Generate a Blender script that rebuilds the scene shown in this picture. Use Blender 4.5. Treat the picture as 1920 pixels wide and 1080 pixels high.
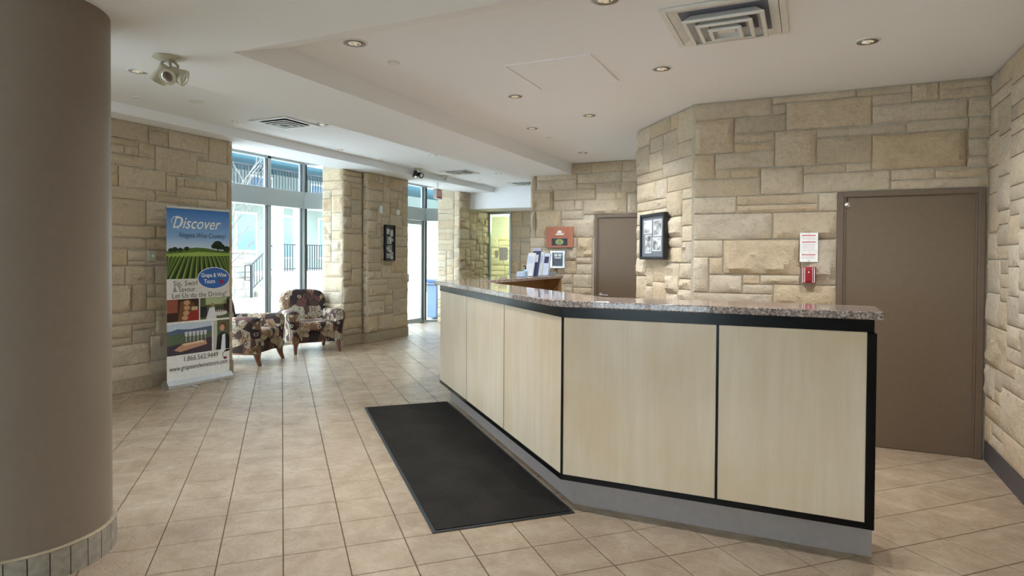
import bpy, bmesh, math, random
from mathutils import Vector, Matrix, noise

random.seed(7)
scene = bpy.context.scene
for o in list(bpy.data.objects):
    bpy.data.objects.remove(o)
COL = scene.collection

# ------------------------------------------------------------------ camera
CAM_H = 1.5323592
R_ = Vector((0.9059228809, 0.4233973369, 0.0061991061))
U_ = Vector((-0.0126435892, 0.0124138333, 0.9998430059))
F_ = Vector((-0.4232539113, 0.9058590353, -0.0165992376))
cam_data = bpy.data.cameras.new('camera')
cam_data.sensor_width = 36.0
cam_data.lens = 1188.5276 * 36.0 / 1920.0
cam_data.shift_y = -37.5 / 1920.0
cam_data.clip_start = 0.05
cam_data.clip_end = 200
cam = bpy.data.objects.new('camera', cam_data)
COL.objects.link(cam)
m = Matrix.Identity(4)
for r in range(3):
    m[r][0], m[r][1], m[r][2] = R_[r], U_[r], -F_[r]
m[2][3] = CAM_H
cam.matrix_world = m
scene.camera = cam

def to_px(p):
    d = Vector(p) - Vector((0, 0, CAM_H))
    z = d.dot(F_)
    if z <= 0.05:
        return None
    return (960 + 1188.53 * d.dot(R_) / z, 502.5 - 1188.53 * d.dot(U_) / z)

# ------------------------------------------------------------------ world, exposure
world = bpy.data.worlds.new('overcast_sky')
scene.world = world
world.use_nodes = True
bg = world.node_tree.nodes['Background']
bg.inputs['Color'].default_value = (0.73, 0.87, 1.0, 1)
bg.inputs['Strength'].default_value = 4.6
vs = scene.view_settings
vs.view_transform = 'Standard'
vs.look = 'None'
vs.gamma = 1.0
vs.use_curve_mapping = False
vs.exposure = 1.48
SPOT_W = 44.0      # watts per lit downlight

# ------------------------------------------------------------------ material helpers
def srgb(r, g, b):
    def f(c):
        c /= 255.0
        return c / 12.92 if c <= 0.04045 else ((c + 0.055) / 1.055) ** 2.4
    return (f(r), f(g), f(b), 1.0)

class NT:
    def __init__(s, name):
        s.m = bpy.data.materials.new(name)
        s.m.use_nodes = True
        s.t = s.m.node_tree
        s.b = s.t.nodes['Principled BSDF']
    def n(s, typ, **kw):
        nd = s.t.nodes.new(typ)
        for k, v in kw.items():
            if k in nd.inputs.keys():
                nd.inputs[k].default_value = v
            else:
                setattr(nd, k, v)
        return nd
    def l(s, a, b):
        s.t.links.new(a, b)
    def pos(s, scale=(1, 1, 1), rot=(0, 0, 0)):
        g = s.n('ShaderNodeNewGeometry')
        mp = s.n('ShaderNodeMapping')
        mp.inputs['Scale'].default_value = scale
        mp.inputs['Rotation'].default_value = rot
        s.l(g.outputs['Position'], mp.inputs['Vector'])
        return mp.outputs['Vector']
    def obj(s, scale=(1, 1, 1)):
        g = s.n('ShaderNodeTexCoord')
        mp = s.n('ShaderNodeMapping')
        mp.inputs['Scale'].default_value = scale
        s.l(g.outputs['Object'], mp.inputs['Vector'])
        return mp.outputs['Vector']
    def noise(s, vec, scale, detail=4, rough=0.55, dist=0.0):
        nd = s.n('ShaderNodeTexNoise')
        nd.inputs['Scale'].default_value = scale
        nd.inputs['Detail'].default_value = detail
        nd.inputs['Roughness'].default_value = rough
        nd.inputs['Distortion'].default_value = dist
        if vec is not None:
            s.l(vec, nd.inputs['Vector'])
        return nd.outputs['Fac']
    def ramp(s, fac, stops, interp='LINEAR'):
        nd = s.n('ShaderNodeValToRGB')
        cr = nd.color_ramp
        cr.interpolation = interp
        while len(cr.elements) < len(stops):
            cr.elements.new(0.5)
        for e, (p, c) in zip(cr.elements, stops):
            e.position = p
            e.color = c
        s.l(fac, nd.inputs['Fac'])
        return nd.outputs['Color']
    def mix(s, fac, a, b, mode='MIX'):
        nd = s.n('ShaderNodeMix', data_type='RGBA', blend_type=mode)
        for i, v in ((0, fac), (6, a), (7, b)):
            if isinstance(v, (int, float, tuple)):
                nd.inputs[i].default_value = v
            else:
                s.l(v, nd.inputs[i])
        return nd.outputs[2]
    def bump(s, h, strength=0.3, dist=0.01):
        nd = s.n('ShaderNodeBump')
        nd.inputs['Strength'].default_value = strength
        nd.inputs['Distance'].default_value = dist
        s.l(h, nd.inputs['Height'])
        s.l(nd.outputs['Normal'], s.b.inputs['Normal'])
    def set(s, rough=0.5, metal=0.0, spec=0.5, color=None):
        s.b.inputs['Roughness'].default_value = rough
        s.b.inputs['Metallic'].default_value = metal
        s.b.inputs['Specular IOR Level'].default_value = spec
        if color is not None:
            if isinstance(color, tuple):
                s.b.inputs['Base Color'].default_value = color
            else:
                s.l(color, s.b.inputs['Base Color'])
        return s.m

_plain = {}
def plain(name, rgb, rough=0.5, metal=0.0, spec=0.5, grain=0.06, emit=0.0):
    if name in _plain:
        return _plain[name]
    t = NT(name)
    c = srgb(*rgb)
    d = tuple(v * (1 - grain) for v in c[:3]) + (1.0,)
    u = tuple(min(1, v * (1 + grain)) for v in c[:3]) + (1.0,)
    f = t.noise(t.obj(), 25, 3)
    t.set(rough, metal, spec, t.ramp(f, [(0.3, d), (0.7, u)]))
    if emit:
        t.b.inputs['Emission Color'].default_value = c
        t.b.inputs['Emission Strength'].default_value = emit
    _plain[name] = t.m
    return t.m

def mat_stone(name, tones, mortar=False):
    t = NT(name)
    v = t.pos()
    oi = t.n('ShaderNodeObjectInfo')
    base = t.ramp(oi.outputs['Random'], [(i / (len(tones) - 1), srgb(*c)) for i, c in enumerate(tones)])
    n1 = t.noise(v, 3.5, 5, 0.6)
    n2 = t.noise(v, 22, 6, 0.65)
    n3 = t.noise(v, 90, 3, 0.6)
    c = t.mix(t.ramp(n1, [(0.42, (0, 0, 0, 1)), (0.72, (0.6, 0.6, 0.6, 1))]), base, srgb(203, 185, 152))
    c = t.mix(t.ramp(n2, [(0.3, (0.35, 0.35, 0.35, 1)), (0.52, (0, 0, 0, 1))]), c, srgb(146, 130, 108))
    t.set(0.88, 0, 0.25, c)
    a = t.n('ShaderNodeMath', operation='MULTIPLY_ADD')
    t.l(n2, a.inputs[0]); a.inputs[1].default_value = 0.7
    b = t.n('ShaderNodeMath', operation='MULTIPLY'); t.l(n3, b.inputs[0]); b.inputs[1].default_value = 0.3
    t.l(b.outputs[0], a.inputs[2])
    t.bump(a.outputs[0], 1.0, 0.022)
    return t.m

M_STONE = mat_stone('split_sandstone', [(194, 176, 152), (205, 190, 168), (199, 176, 146), (209, 193, 170), (183, 169, 150), (203, 181, 151)])
M_MORTAR = plain('mortar', (186, 178, 160), 0.95, 0, 0.2, 0.12)
M_BASESTONE = plain('base_course_stone', (164, 148, 124), 0.75, 0, 0.3, 0.15)
def mat_ceiling():
    t = NT('white_ceiling_paint')
    f = t.noise(t.pos(), 180, 2)
    t.set(0.9, 0, 0.2, srgb(240, 241, 243))
    t.bump(f, 0.04, 0.002)
    return t.m
M_CEIL = mat_ceiling()

def mat_tile():
    t = NT('slate_look_floor_tile')
    v = t.pos()
    oi = t.n('ShaderNodeObjectInfo')
    n1 = t.noise(v, 4, 6, 0.65, 0.6)
    n2 = t.noise(t.pos((1, 1.0, 1), (0, 0, 0.78)), 28, 6, 0.7, 1.2)
    c = t.ramp(n1, [(0.3, srgb(160, 136, 110)), (0.5, srgb(177, 153, 126)), (0.72, srgb(192, 171, 145))])
    c = t.mix(t.ramp(n2, [(0.25, (0.4, 0.4, 0.4, 1)), (0.5, (0, 0, 0, 1))]), c, srgb(140, 122, 100))
    rv = t.ramp(oi.outputs['Random'], [(0, (0.93, 0.93, 0.93, 1)), (1, (1, 1, 1, 1))])
    c = t.mix(1.0, c, rv, 'MULTIPLY')
    t.set(0.3, 0, 0.5, c)
    rr = t.n('ShaderNodeMapRange')
    t.l(n2, rr.inputs['Value']); rr.inputs['To Min'].default_value = 0.07; rr.inputs['To Max'].default_value = 0.30
    t.l(rr.outputs[0], t.b.inputs['Roughness'])
    n4 = t.noise(t.pos((1, 2.2, 1), (0, 0, -0.5)), 14, 5, 0.65, 1.6)
    a = t.n('ShaderNodeMath', operation='ADD'); t.l(n2, a.inputs[0]); t.l(n4, a.inputs[1])
    t.bump(a.outputs[0], 0.8, 0.010)
    return t.m
M_TILE = mat_tile()
M_GROUT = plain('floor_grout', (92, 74, 58), 0.9, 0, 0.2)

def mat_maple():
    t = NT('pale_maple_laminate')
    n1 = t.noise(t.pos((9, 9, 0.7)), 1.6, 5, 0.6, 0.4)
    n2 = t.noise(t.pos((1, 1, 0.5)), 2.6, 3)
    n3 = t.noise(t.pos((60, 60, 2.0)), 1.4, 3)
    c = t.ramp(n1, [(0.3, srgb(204, 181, 152)), (0.55, srgb(211, 190, 163)), (0.75, srgb(216, 199, 176))])
    c = t.mix(t.ramp(n2, [(0.42, (0, 0, 0, 1)), (0.7, (0.6, 0.6, 0.6, 1))]), c, srgb(196, 168, 132))
    c = t.mix(t.ramp(n3, [(0.28, (0.12, 0.12, 0.12, 1)), (0.45, (0, 0, 0, 1))]), c, srgb(190, 166, 126))
    return t.set(0.33, 0, 0.45, c)
M_MAPLE = mat_maple()

def mat_granite():
    t = NT('polished_speckled_granite')
    v = t.pos()
    def vor(scale):
        nd = t.n('ShaderNodeTexVoronoi'); nd.inputs['Scale'].default_value = scale
        t.l(v, nd.inputs['Vector'])
        sp = t.n('ShaderNodeSeparateColor'); t.l(nd.outputs['Color'], sp.inputs[0])
        return sp.outputs[0]
    c = t.ramp(vor(110), [(0, srgb(168, 146, 132)), (0.22, srgb(140, 118, 106)), (0.42, srgb(104, 92, 92)), (0.6, srgb(186, 168, 154)), (0.74, srgb(40, 38, 44)), (0.9, srgb(78, 74, 88))], 'CONSTANT')
    c = t.mix(0.4, c, t.ramp(vor(230), [(0, srgb(150, 130, 118)), (0.5, srgb(30, 28, 34)), (0.7, srgb(176, 158, 146))], 'CONSTANT'))
    return t.set(0.06, 0, 0.6, c)
M_GRANITE = mat_granite()
M_BLACK = plain('black_laminate', (9, 8, 8), 0.22, 0, 0.2)
M_KICK = plain('grey_kick_laminate', (146, 133, 127), 0.28, 0, 0.5, 0.05)
M_COUNTERWOOD = plain('brown_counter_board', (152, 116, 72), 0.5, 0, 0.4, 0.12)
M_DOOR = plain('brown_painted_door', (112, 95, 77), 0.38, 0, 0.45, 0.04)
M_DOORFRAME = plain('brown_painted_frame', (108, 91, 75), 0.35, 0, 0.5, 0.04)
M_DARKBASE = plain('charcoal_vinyl_base', (76, 72, 72), 0.5, 0, 0.4)
M_COLUMN = plain('taupe_column_paint', (128, 114, 100), 0.42, 0, 0.4, 0.03)
M_ALU = plain('silver_grey_aluminium', (160, 168, 171), 0.4, 0.25, 0.5, 0.03)
M_GASKET = plain('black_gasket', (24, 26, 28), 0.6)
M_WHITEPL = plain('white_plastic', (226, 226, 222), 0.45)
M_CHROME = plain('chrome', (214, 214, 214), 0.14, 1.0)
M_SILVER = plain('brushed_silver', (200, 202, 204), 0.3, 0.85)
M_BULB = plain('dim_reflector_lamp', (255, 240, 214), 0.4, 0, 0.5, 0.02, 0.06)
M_REFLECT = plain('downlight_reflector', (224, 222, 216), 0.38, 0.55, 0.5, 0.2)
M_BEIGEMETAL = plain('beige_fixture_enamel', (196, 190, 168), 0.4)
M_RED = plain('fire_red', (146, 14, 24), 0.35)
M_PINKINK = plain('red_ink', (206, 84, 96), 0.6)
M_WHITE = plain('white_print', (238, 236, 230), 0.55)
M_CONCRETE = plain('pale_paving', (206, 204, 200), 0.9, 0, 0.2, 0.1)
M_PALE = plain('white_exterior_paint', (232, 232, 228), 0.8)
M_STUCCO = plain('grey_green_stucco', (150, 158, 148), 0.9, 0, 0.2, 0.05)
M_IRON = plain('black_iron', (34, 36, 40), 0.5)
M_TEAL = plain('teal_soffit_paint', (62, 108, 124), 0.7)
M_BARK = plain('grey_bark', (112, 104, 98), 0.9)
M_BLUEBIN = plain('blue_plastic', (84, 104, 138), 0.45)
M_STONE_OUT = mat_stone('pale_outdoor_stone', [(128, 126, 120), (142, 140, 134), (112, 112, 108)])

def mat_glass(name, tint=(1, 1, 1, 1), refl=0.06):
    t = NT(name)
    tr = t.n('ShaderNodeBsdfTransparent'); tr.inputs['Color'].default_value = tint
    gl = t.n('ShaderNodeBsdfGlossy'); gl.inputs['Roughness'].default_value = 0.02
    lw = t.n('ShaderNodeLayerWeight'); lw.inputs['Blend'].default_value = 0.5
    pw = t.n('ShaderNodeMath', operation='POWER'); t.l(lw.outputs['Facing'], pw.inputs[0]); pw.inputs[1].default_value = 4.0
    ma = t.n('ShaderNodeMath', operation='MULTIPLY_ADD'); t.l(pw.outputs[0], ma.inputs[0]); ma.inputs[1].default_value = 0.7; ma.inputs[2].default_value = 0.03
    ms = t.n('ShaderNodeMixShader')
    t.l(ma.outputs[0], ms.inputs[0]); t.l(tr.outputs[0], ms.inputs[1]); t.l(gl.outputs[0], ms.inputs[2])
    out = [n for n in t.t.nodes if n.type == 'OUTPUT_MATERIAL'][0]
    t.l(ms.outputs[0], out.inputs['Surface'])
    return t.m
M_GLASS = mat_glass('clear_window_glass', (0.95, 0.98, 0.98, 1))
M_GREENGLASS = mat_glass('green_tinted_glass', (0.88, 0.97, 0.86, 1))

def mat_mat():
    t = NT('black_carpet_mat')
    n1 = t.noise(t.pos(), 260, 2)
    n2 = t.noise(t.pos(), 3, 4)
    c = t.ramp(n1, [(0.35, srgb(26, 23, 20)), (0.7, srgb(50, 45, 40))])
    c = t.mix(t.ramp(n2, [(0.4, (0, 0, 0, 1)), (0.7, (0.35, 0.35, 0.35, 1))]), c, srgb(60, 54, 48))
    t.set(0.95, 0, 0.15, c)
    t.bump(n1, 0.6, 0.006)
    return t.m
M_MAT = mat_mat()
M_RUBBER = plain('black_rubber', (34, 36, 38), 0.5)

def mat_fabric():
    t = NT('abstract_patterned_upholstery')
    v = t.obj()
    d = t.noise(v, 3, 2)
    vo = t.n('ShaderNodeTexVoronoi'); vo.inputs['Scale'].default_value = 8.5; t.l(v, vo.inputs['Vector'])
    sp = t.n('ShaderNodeSeparateColor'); t.l(vo.outputs['Color'], sp.inputs[0])
    c = t.ramp(sp.outputs[0], [(0, srgb(160, 142, 120)), (0.16, srgb(78, 60, 52)), (0.34, srgb(138, 110, 84)), (0.48, srgb(98, 64, 60)), (0.62, srgb(170, 158, 140)), (0.74, srgb(48, 40, 38)), (0.88, srgb(122, 94, 72))], 'CONSTANT')
    # rings
    vr = t.n('ShaderNodeTexVoronoi'); vr.inputs['Scale'].default_value = 11.0; t.l(v, vr.inputs['Vector'])
    ring = t.ramp(vr.outputs['Distance'], [(0, (0, 0, 0, 1)), (0.22, (0, 0, 0, 1)), (0.25, (1, 1, 1, 1)), (0.31, (1, 1, 1, 1)), (0.34, (0, 0, 0, 1))])
    sp2 = t.n('ShaderNodeSeparateColor'); t.l(vr.outputs['Color'], sp2.inputs[0])
    ringc = t.ramp(sp2.outputs[1], [(0, srgb(52, 44, 42)), (0.5, srgb(192, 182, 162))], 'CONSTANT')
    c = t.mix(ring, c, ringc)
    # zig-zag squiggles
    wv = t.n('ShaderNodeTexWave'); wv.inputs['Scale'].default_value = 7; wv.inputs['Distortion'].default_value = 9; wv.inputs['Detail Scale'].default_value = 2.5
    t.l(v, wv.inputs['Vector'])
    sq = t.ramp(wv.outputs['Fac'], [(0, (0, 0, 0, 1)), (0.88, (0, 0, 0, 1)), (0.93, (0.8, 0.8, 0.8, 1))])
    c = t.mix(sq, c, srgb(64, 48, 44))
    t.set(0.85, 0, 0.2, c)
    t.bump(t.noise(v, 300, 2), 0.25, 0.003)
    return t.m
M_FABRIC = mat_fabric()
M_LEG = plain('reddish_wood', (104, 62, 38), 0.35, 0, 0.5, 0.15)

# ------------------------------------------------------------------ geometry helpers
class Geo:
    def __init__(s):
        s.v = []; s.f = []
    def add(s, vs_, fs):
        b = len(s.v)
        s.v += [tuple(p) for p in vs_]
        s.f += [tuple(b + i for i in f) for f in fs]
        return s
    def box(s, lo, hi):
        x0, y0, z0 = lo; x1, y1, z1 = hi
        return s.add([(x0, y0, z0), (x1, y0, z0), (x1, y1, z0), (x0, y1, z0), (x0, y0, z1), (x1, y0, z1), (x1, y1, z1), (x0, y1, z1)],
                     [(3, 2, 1, 0), (4, 5, 6, 7), (0, 1, 5, 4), (1, 2, 6, 5), (2, 3, 7, 6), (3, 0, 4, 7)])
    def obox(s, o, a, b, c):
        """corner o and three edge vectors"""
        o, a, b, c = Vector(o), Vector(a), Vector(b), Vector(c)
        if a.cross(b).dot(c) < 0:
            a, b = b, a
        P = [o, o + a, o + a + b, o + b]
        P += [p + c for p in P]
        return s.add(P, [(3, 2, 1, 0), (4, 5, 6, 7), (0, 1, 5, 4), (1, 2, 6, 5), (2, 3, 7, 6), (3, 0, 4, 7)])
    def prism(s, poly, z0, z1):
        a = sum(poly[i][0] * poly[(i + 1) % len(poly)][1] - poly[(i + 1) % len(poly)][0] * poly[i][1] for i in range(len(poly)))
        if a < 0:
            poly = poly[::-1]
        n = len(poly)
        V = [(x, y, z0) for x, y in poly] + [(x, y, z1) for x, y in poly]
        F = [tuple(range(n - 1, -1, -1)), tuple(range(n, 2 * n))]
        F += [(i, (i + 1) % n, n + (i + 1) % n, n + i) for i in range(n)]
        return s.add(V, F)
    def extr(s, poly3, d):
        """polygon of 3d points extruded by vector d"""
        P = [Vector(p) for p in poly3]; d = Vector(d); n = len(P)
        nrm = Vector((0, 0, 0))
        for i in range(n):
            nrm += P[i].cross(P[(i + 1) % n])
        if nrm.dot(d) < 0:
            P = P[::-1]
        V = P + [p + d for p in P]
        F = [tuple(range(n - 1, -1, -1)), tuple(range(n, 2 * n))]
        F += [(i, (i + 1) % n, n + (i + 1) % n, n + i) for i in range(n)]
        return s.add(V, F)
    def lathe(s, prof, c=(0, 0, 0), axis=(0, 0, 1), seg=24):
        """prof: (radius, height) list along axis"""
        ax = Vector(axis).normalized()
        e1 = ax.orthogonal().normalized(); e2 = ax.cross(e1)
        c = Vector(c); V = []; F = []
        for r, h in prof:
            for k in range(seg):
                a = 2 * math.pi * k / seg
                V.append(c + ax * h + (e1 * math.cos(a) + e2 * math.sin(a)) * max(r, 1e-4))
        for i in range(len(prof) - 1):
            for k in range(seg):
                k2 = (k + 1) % seg
                F.append((i * seg + k, i * seg + k2, (i + 1) * seg + k2, (i + 1) * seg + k))
        F.append(tuple(range(seg - 1, -1, -1)))
        F.append(tuple((len(prof) - 1) * seg + k for k in range(seg)))
        return s.add(V, F)
    def tube(s, pts, r, seg=8):
        pts = [Vector(p) for p in pts]
        rr = r if isinstance(r, (list, tuple)) else [r] * len(pts)
        V = []; F = []
        d = (pts[1] - pts[0]).normalized(); e1 = d.orthogonal().normalized()
        for i, p in enumerate(pts):
            t = (pts[min(i + 1, len(pts) - 1)] - pts[max(i - 1, 0)]).normalized()
            e1 = (e1 - t * e1.dot(t)).normalized(); e2 = t.cross(e1)
            for k in range(seg):
                a = 2 * math.pi * k / seg
                V.append(p + (e1 * math.cos(a) + e2 * math.sin(a)) * rr[i])
        for i in range(len(pts) - 1):
            for k in range(seg):
                k2 = (k + 1) % seg
                F.append((i * seg + k, i * seg + k2, (i + 1) * seg + k2, (i + 1) * seg + k))
        F.append(tuple(range(seg - 1, -1, -1)))
        F.append(tuple((len(pts) - 1) * seg + k for k in range(seg)))
        return s.add(V, F)

def wloc(o):
    v = Vector((0, 0, 0))
    while o is not None:
        v += o.location
        o = o.parent
    return v

def P(name, geo, mat, parent=None, bevel=0.0, seg=2, smooth=False, local=False, angle=None):
    """one mesh object from world-space geometry, parented without moving it"""
    off = Vector((0, 0, 0)) if (local or parent is None) else wloc(parent)
    me = bpy.data.meshes.new(name)
    me.from_pydata([tuple(Vector(v) - off) for v in geo.v], [], geo.f)
    if bevel > 0:
        bm = bmesh.new(); bm.from_mesh(me)
        bmesh.ops.remove_doubles(bm, verts=bm.verts, dist=1e-5)
        es = [e for e in bm.edges if len(e.link_faces) == 2 and e.calc_face_angle(0) > 0.5]
        bmesh.ops.bevel(bm, geom=es, offset=bevel, segments=seg, affect='EDGES', profile=0.5, clamp_overlap=True)
        bm.to_mesh(me); bm.free()
    me.materials.append(mat)
    if smooth:
        for p in me.polygons:
            p.use_smooth = True
        if angle:
            me.set_sharp_from_angle(angle=angle)
    o = bpy.data.objects.new(name, me)
    COL.objects.link(o)
    if parent is not None:
        o.parent = parent
    return o

def tag(o, label=None, cat=None, group=None, kind=None):
    if label: o['label'] = label
    if cat: o['category'] = cat
    if group: o['group'] = group
    if kind: o['kind'] = kind
    return o

def empty(name, loc, label, cat, group=None, kind=None, rz=0.0):
    e = bpy.data.objects.new(name, None)
    COL.objects.link(e)
    e.location = loc
    e.rotation_euler = (0, 0, rz)
    return tag(e, label, cat, group, kind)

def B(lo, hi):
    return Geo().box(lo, hi)

def text_geo(body, size, shear=0.0, width=None, bold=0.0, align='CENTER'):
    """lettering as flat mesh: verts in the xy plane, origin at centre of the line"""
    cu = bpy.data.curves.new('lettering_tmp', 'FONT')
    cu.body = body; cu.size = size; cu.shear = shear; cu.align_x = align; cu.align_y = 'CENTER'
    cu.offset = bold; cu.resolution_u = 3; cu.fill_mode = 'BOTH' if False else 'FRONT'
    ob = bpy.data.objects.new('lettering_tmp', cu)
    COL.objects.link(ob)
    dg = bpy.context.evaluated_depsgraph_get()
    me = bpy.data.meshes.new_from_object(ob.evaluated_get(dg))
    vs_ = [v.co.copy() for v in me.vertices]; fs = [tuple(p.vertices) for p in me.polygons]
    bpy.data.objects.remove(ob); bpy.data.curves.remove(cu); bpy.data.meshes.remove(me)
    if width and vs_:
        x0 = min(v.x for v in vs_); x1 = max(v.x for v in vs_)
        k = width / max(1e-6, x1 - x0)
        for v in vs_:
            v.x = (v.x - (x0 + x1) / 2) * k
    return vs_, fs

def lettering(name, body, size, frame, mat, parent, width=None, shear=0.0, bold=0.0):
    """frame(x, y) -> world point"""
    vs_, fs = text_geo(body, size, shear, width, bold)
    # one mesh for each word: faces are grouped where the horizontal gap is small
    spans = sorted((min(vs_[i].x - shear * vs_[i].y for i in f), max(vs_[i].x - shear * vs_[i].y for i in f), f) for f in fs)
    words = []; hi = -1e9
    gap = size * 0.17 if ' ' in body else 1e9
    for a, b, f in spans:
        if not words or a - hi > gap:
            words.append([])
        words[-1].append(f); hi = max(hi, b)
    o = None
    for w_ in words:
        used = sorted({i for f in w_ for i in f}); idx = {v: k for k, v in enumerate(used)}
        g = Geo(); g.add([frame(vs_[i].x, vs_[i].y) for i in used], [tuple(idx[i] for i in f) for f in w_])
        o = P(name, g, mat, parent)
    return o
DOOR_STONES = [[-0.95,2.78,-0.302,2.927],[-0.3,2.871,0.341,2.926],[-0.3,2.777,-0.189,2.87],[-0.187,2.632,0.455,2.867],[-0.948,2.471,-0.609,2.78],[-0.606,2.635,-0.188,2.777],[-0.609,2.553,-0.277,2.635],[-0.608,2.474,-0.276,2.549],[-0.274,2.324,0.049,2.631],[-0.95,2.248,-0.769,2.471],[-0.767,2.332,-0.275,2.471],[-0.765,2.246,-0.638,2.328],[-0.634,2.245,-0.388,2.332],[-0.948,2.086,-0.386,2.245],[-0.385,2.088,-0.048,2.323],[0.049,2.554,0.695,2.63],[0.049,2.327,0.46,2.552],[-0.047,2.256,0.27,2.324],[0.273,2.256,0.456,2.323],[-0.047,2.094,0.594,2.256],[0.344,2.867,0.729,2.93],[0.456,2.787,0.73,2.867],[0.73,2.787,0.912,2.93],[0.913,2.864,1.248,2.93],[0.914,2.786,1.249,2.864],[0.456,2.637,1.103,2.784],[1.103,2.64,1.25,2.783],[0.699,2.549,1.108,2.634],[1.109,2.549,1.25,2.636],[0.46,2.258,1.101,2.548],[1.103,2.473,1.25,2.546],[1.104,2.334,1.25,2.472],[1.101,2.248,1.25,2.331],[0.594,2.171,0.894,2.258],[0.896,2.172,1.247,2.246],[0.596,2.095,1.248,2.171],[-0.951,1.936,-0.582,2.084],[-0.579,2.006,0.071,2.086],[-0.578,1.934,0.072,2.006],[0.073,1.935,0.216,2.093],[-0.949,1.702,-0.285,1.934],[-0.283,1.704,0.215,1.934],[-0.947,1.546,-0.693,1.701],[-0.69,1.396,-0.058,1.7],[-0.058,1.315,0.218,1.701],[-0.95,1.229,-0.812,1.546],[-0.81,1.39,-0.693,1.542],[-0.809,1.227,-0.526,1.388],[-0.523,1.311,-0.382,1.393],[-0.378,1.314,-0.058,1.396],[-0.522,1.229,-0.275,1.308],[-0.947,1.106,-0.274,1.226],[-0.271,1.128,0.218,1.314]]
BACK_STONES = [[-3.261,2.785,-2.894,2.93],[-2.891,2.777,-2.431,2.93],[-2.429,2.777,-2.185,2.926],[-3.865,2.553,-3.766,2.814],[-3.762,2.702,-3.112,2.784],[-3.762,2.555,-3.111,2.698],[-3.109,2.629,-2.439,2.777],[-2.437,2.627,-2.166,2.775],[-3.107,2.552,-2.83,2.628],[-2.827,2.475,-2.165,2.625],[-3.863,2.24,-3.486,2.552],[-3.483,2.391,-2.829,2.552],[-3.482,2.24,-3.152,2.389],[-3.149,2.237,-3.017,2.388],[-3.014,2.166,-2.358,2.391],[-2.357,2.166,-2.166,2.472],[-3.861,1.84,-3.776,2.236],[-3.774,1.836,-3.364,2.239],[-3.362,2.106,-3.016,2.233],[-3.361,1.832,-2.842,2.103]]
LEFT_STONES = [[4.381,2.825,4.858,3.03],[4.86,2.976,5.11,3.026],[4.86,2.814,5.109,2.975],[5.112,2.814,5.668,3.027],[5.668,2.724,5.951,3.027],[5.952,2.722,6.03,3.028],[4.38,2.753,4.741,2.825],[4.379,2.652,4.57,2.75],[4.573,2.655,4.74,2.75],[4.742,2.651,4.94,2.813],[4.379,2.532,4.939,2.651],[4.942,2.525,5.502,2.812],[5.502,2.516,6.03,2.718],[4.507,2.29,5.078,2.522],[4.378,2.291,4.504,2.532],[5.079,2.285,5.208,2.487],[5.212,2.367,5.321,2.485],[5.324,2.368,5.78,2.465],[5.212,2.237,5.78,2.366],[5.781,2.238,5.95,2.482],[5.951,2.153,6.026,2.516],[4.377,2.16,4.938,2.288],[4.94,2.234,5.209,2.283],[4.94,2.159,5.51,2.23],[5.51,2.147,5.95,2.235],[4.377,1.863,4.825,2.158],[4.829,1.945,5.22,2.159],[4.829,1.873,5.22,1.945],[4.376,1.727,4.948,1.862],[4.952,1.729,5.219,1.871],[4.375,1.606,4.833,1.726],[4.836,1.59,5.219,1.725],[5.879,1.642,6.029,1.957],[4.383,1.412,4.603,1.605],[4.606,1.469,4.872,1.59],[4.606,1.413,5.096,1.468],[4.382,1.202,4.575,1.411],[4.577,1.198,4.925,1.41],[4.929,1.2,5.195,1.411],[4.381,0.896,4.641,1.198],[4.645,0.894,4.826,1.196],[4.829,1.049,4.933,1.197],[4.937,1.048,5.194,1.196],[4.829,0.893,5.194,1.048],[4.38,0.752,4.94,0.893],[4.944,0.824,5.194,0.888],[4.943,0.597,5.193,0.823],[4.379,0.609,4.653,0.751],[4.654,0.681,4.94,0.752],[4.654,0.528,4.867,0.681],[4.378,0.526,4.65,0.608],[4.87,0.296,5.192,0.597],[4.378,0.295,4.87,0.526],[4.377,0.13,5.191,0.295],[5.882,1.44,6.03,1.642],[5.881,0.982,6.03,1.438],[5.891,0.767,6.03,0.98],[5.902,0.546,6.03,0.766],[5.913,0.399,6.03,0.546],[5.912,0.134,6.03,0.395]]

# ------------------------------------------------------------------ floor
TS, TJ = 0.311, 0.3254                       # tile pitch along the two diagonals
T0 = Vector((-2.416, 2.425, 0.0))            # one grout crossing
TI = Vector((1, 1, 0)).normalized()
TD = Vector((-1, 1, 0)).normalized()
XMIN, XMAX, YMIN, YMAX = -8.16, 1.25, -5.0, 14.09

floor = P('floor', B((-8.4, -5.2, -0.12), (1.45, 16.2, -0.004)), M_GROUT)
tag(floor, 'beige slate-look tiled lobby floor laid diagonally to the walls', 'floor', kind='structure')

def tile_mesh():
    g = Geo()
    a, b, e = TS / 2 - 0.0025, TJ / 2 - 0.0025, 0.004
    pts = []
    for (sa, sb, z) in ((a, b, -0.004), (a, b, -0.0022), (a - e, b - e, 0.0)):
        for (i, j) in ((-1, -1), (1, -1), (1, 1), (-1, 1)):
            p = TI * (sa * i) + TD * (sb * j)
            pts.append((p.x, p.y, z))
    F = [(8, 9, 10, 11)]
    for k in (0, 4):
        for i in range(4):
            j = (i + 1) % 4
            F.append((k + i, k + j, k + 4 + j, k + 4 + i))
    return g.add(pts, F)
_tg = tile_mesh()
tile_me = bpy.data.meshes.new('tile')
tile_me.from_pydata(_tg.v, [], _tg.f)
tile_me.materials.append(M_TILE)
COUNTER_FOOT = [(0.4, 4.0), (0.4, 3.75), (-1.3, 3.75), (-3.45, 5.9), (-3.45, 8.5), (-3.2, 8.5), (-3.2, 6.1), (-1.2, 4.05)]
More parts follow.
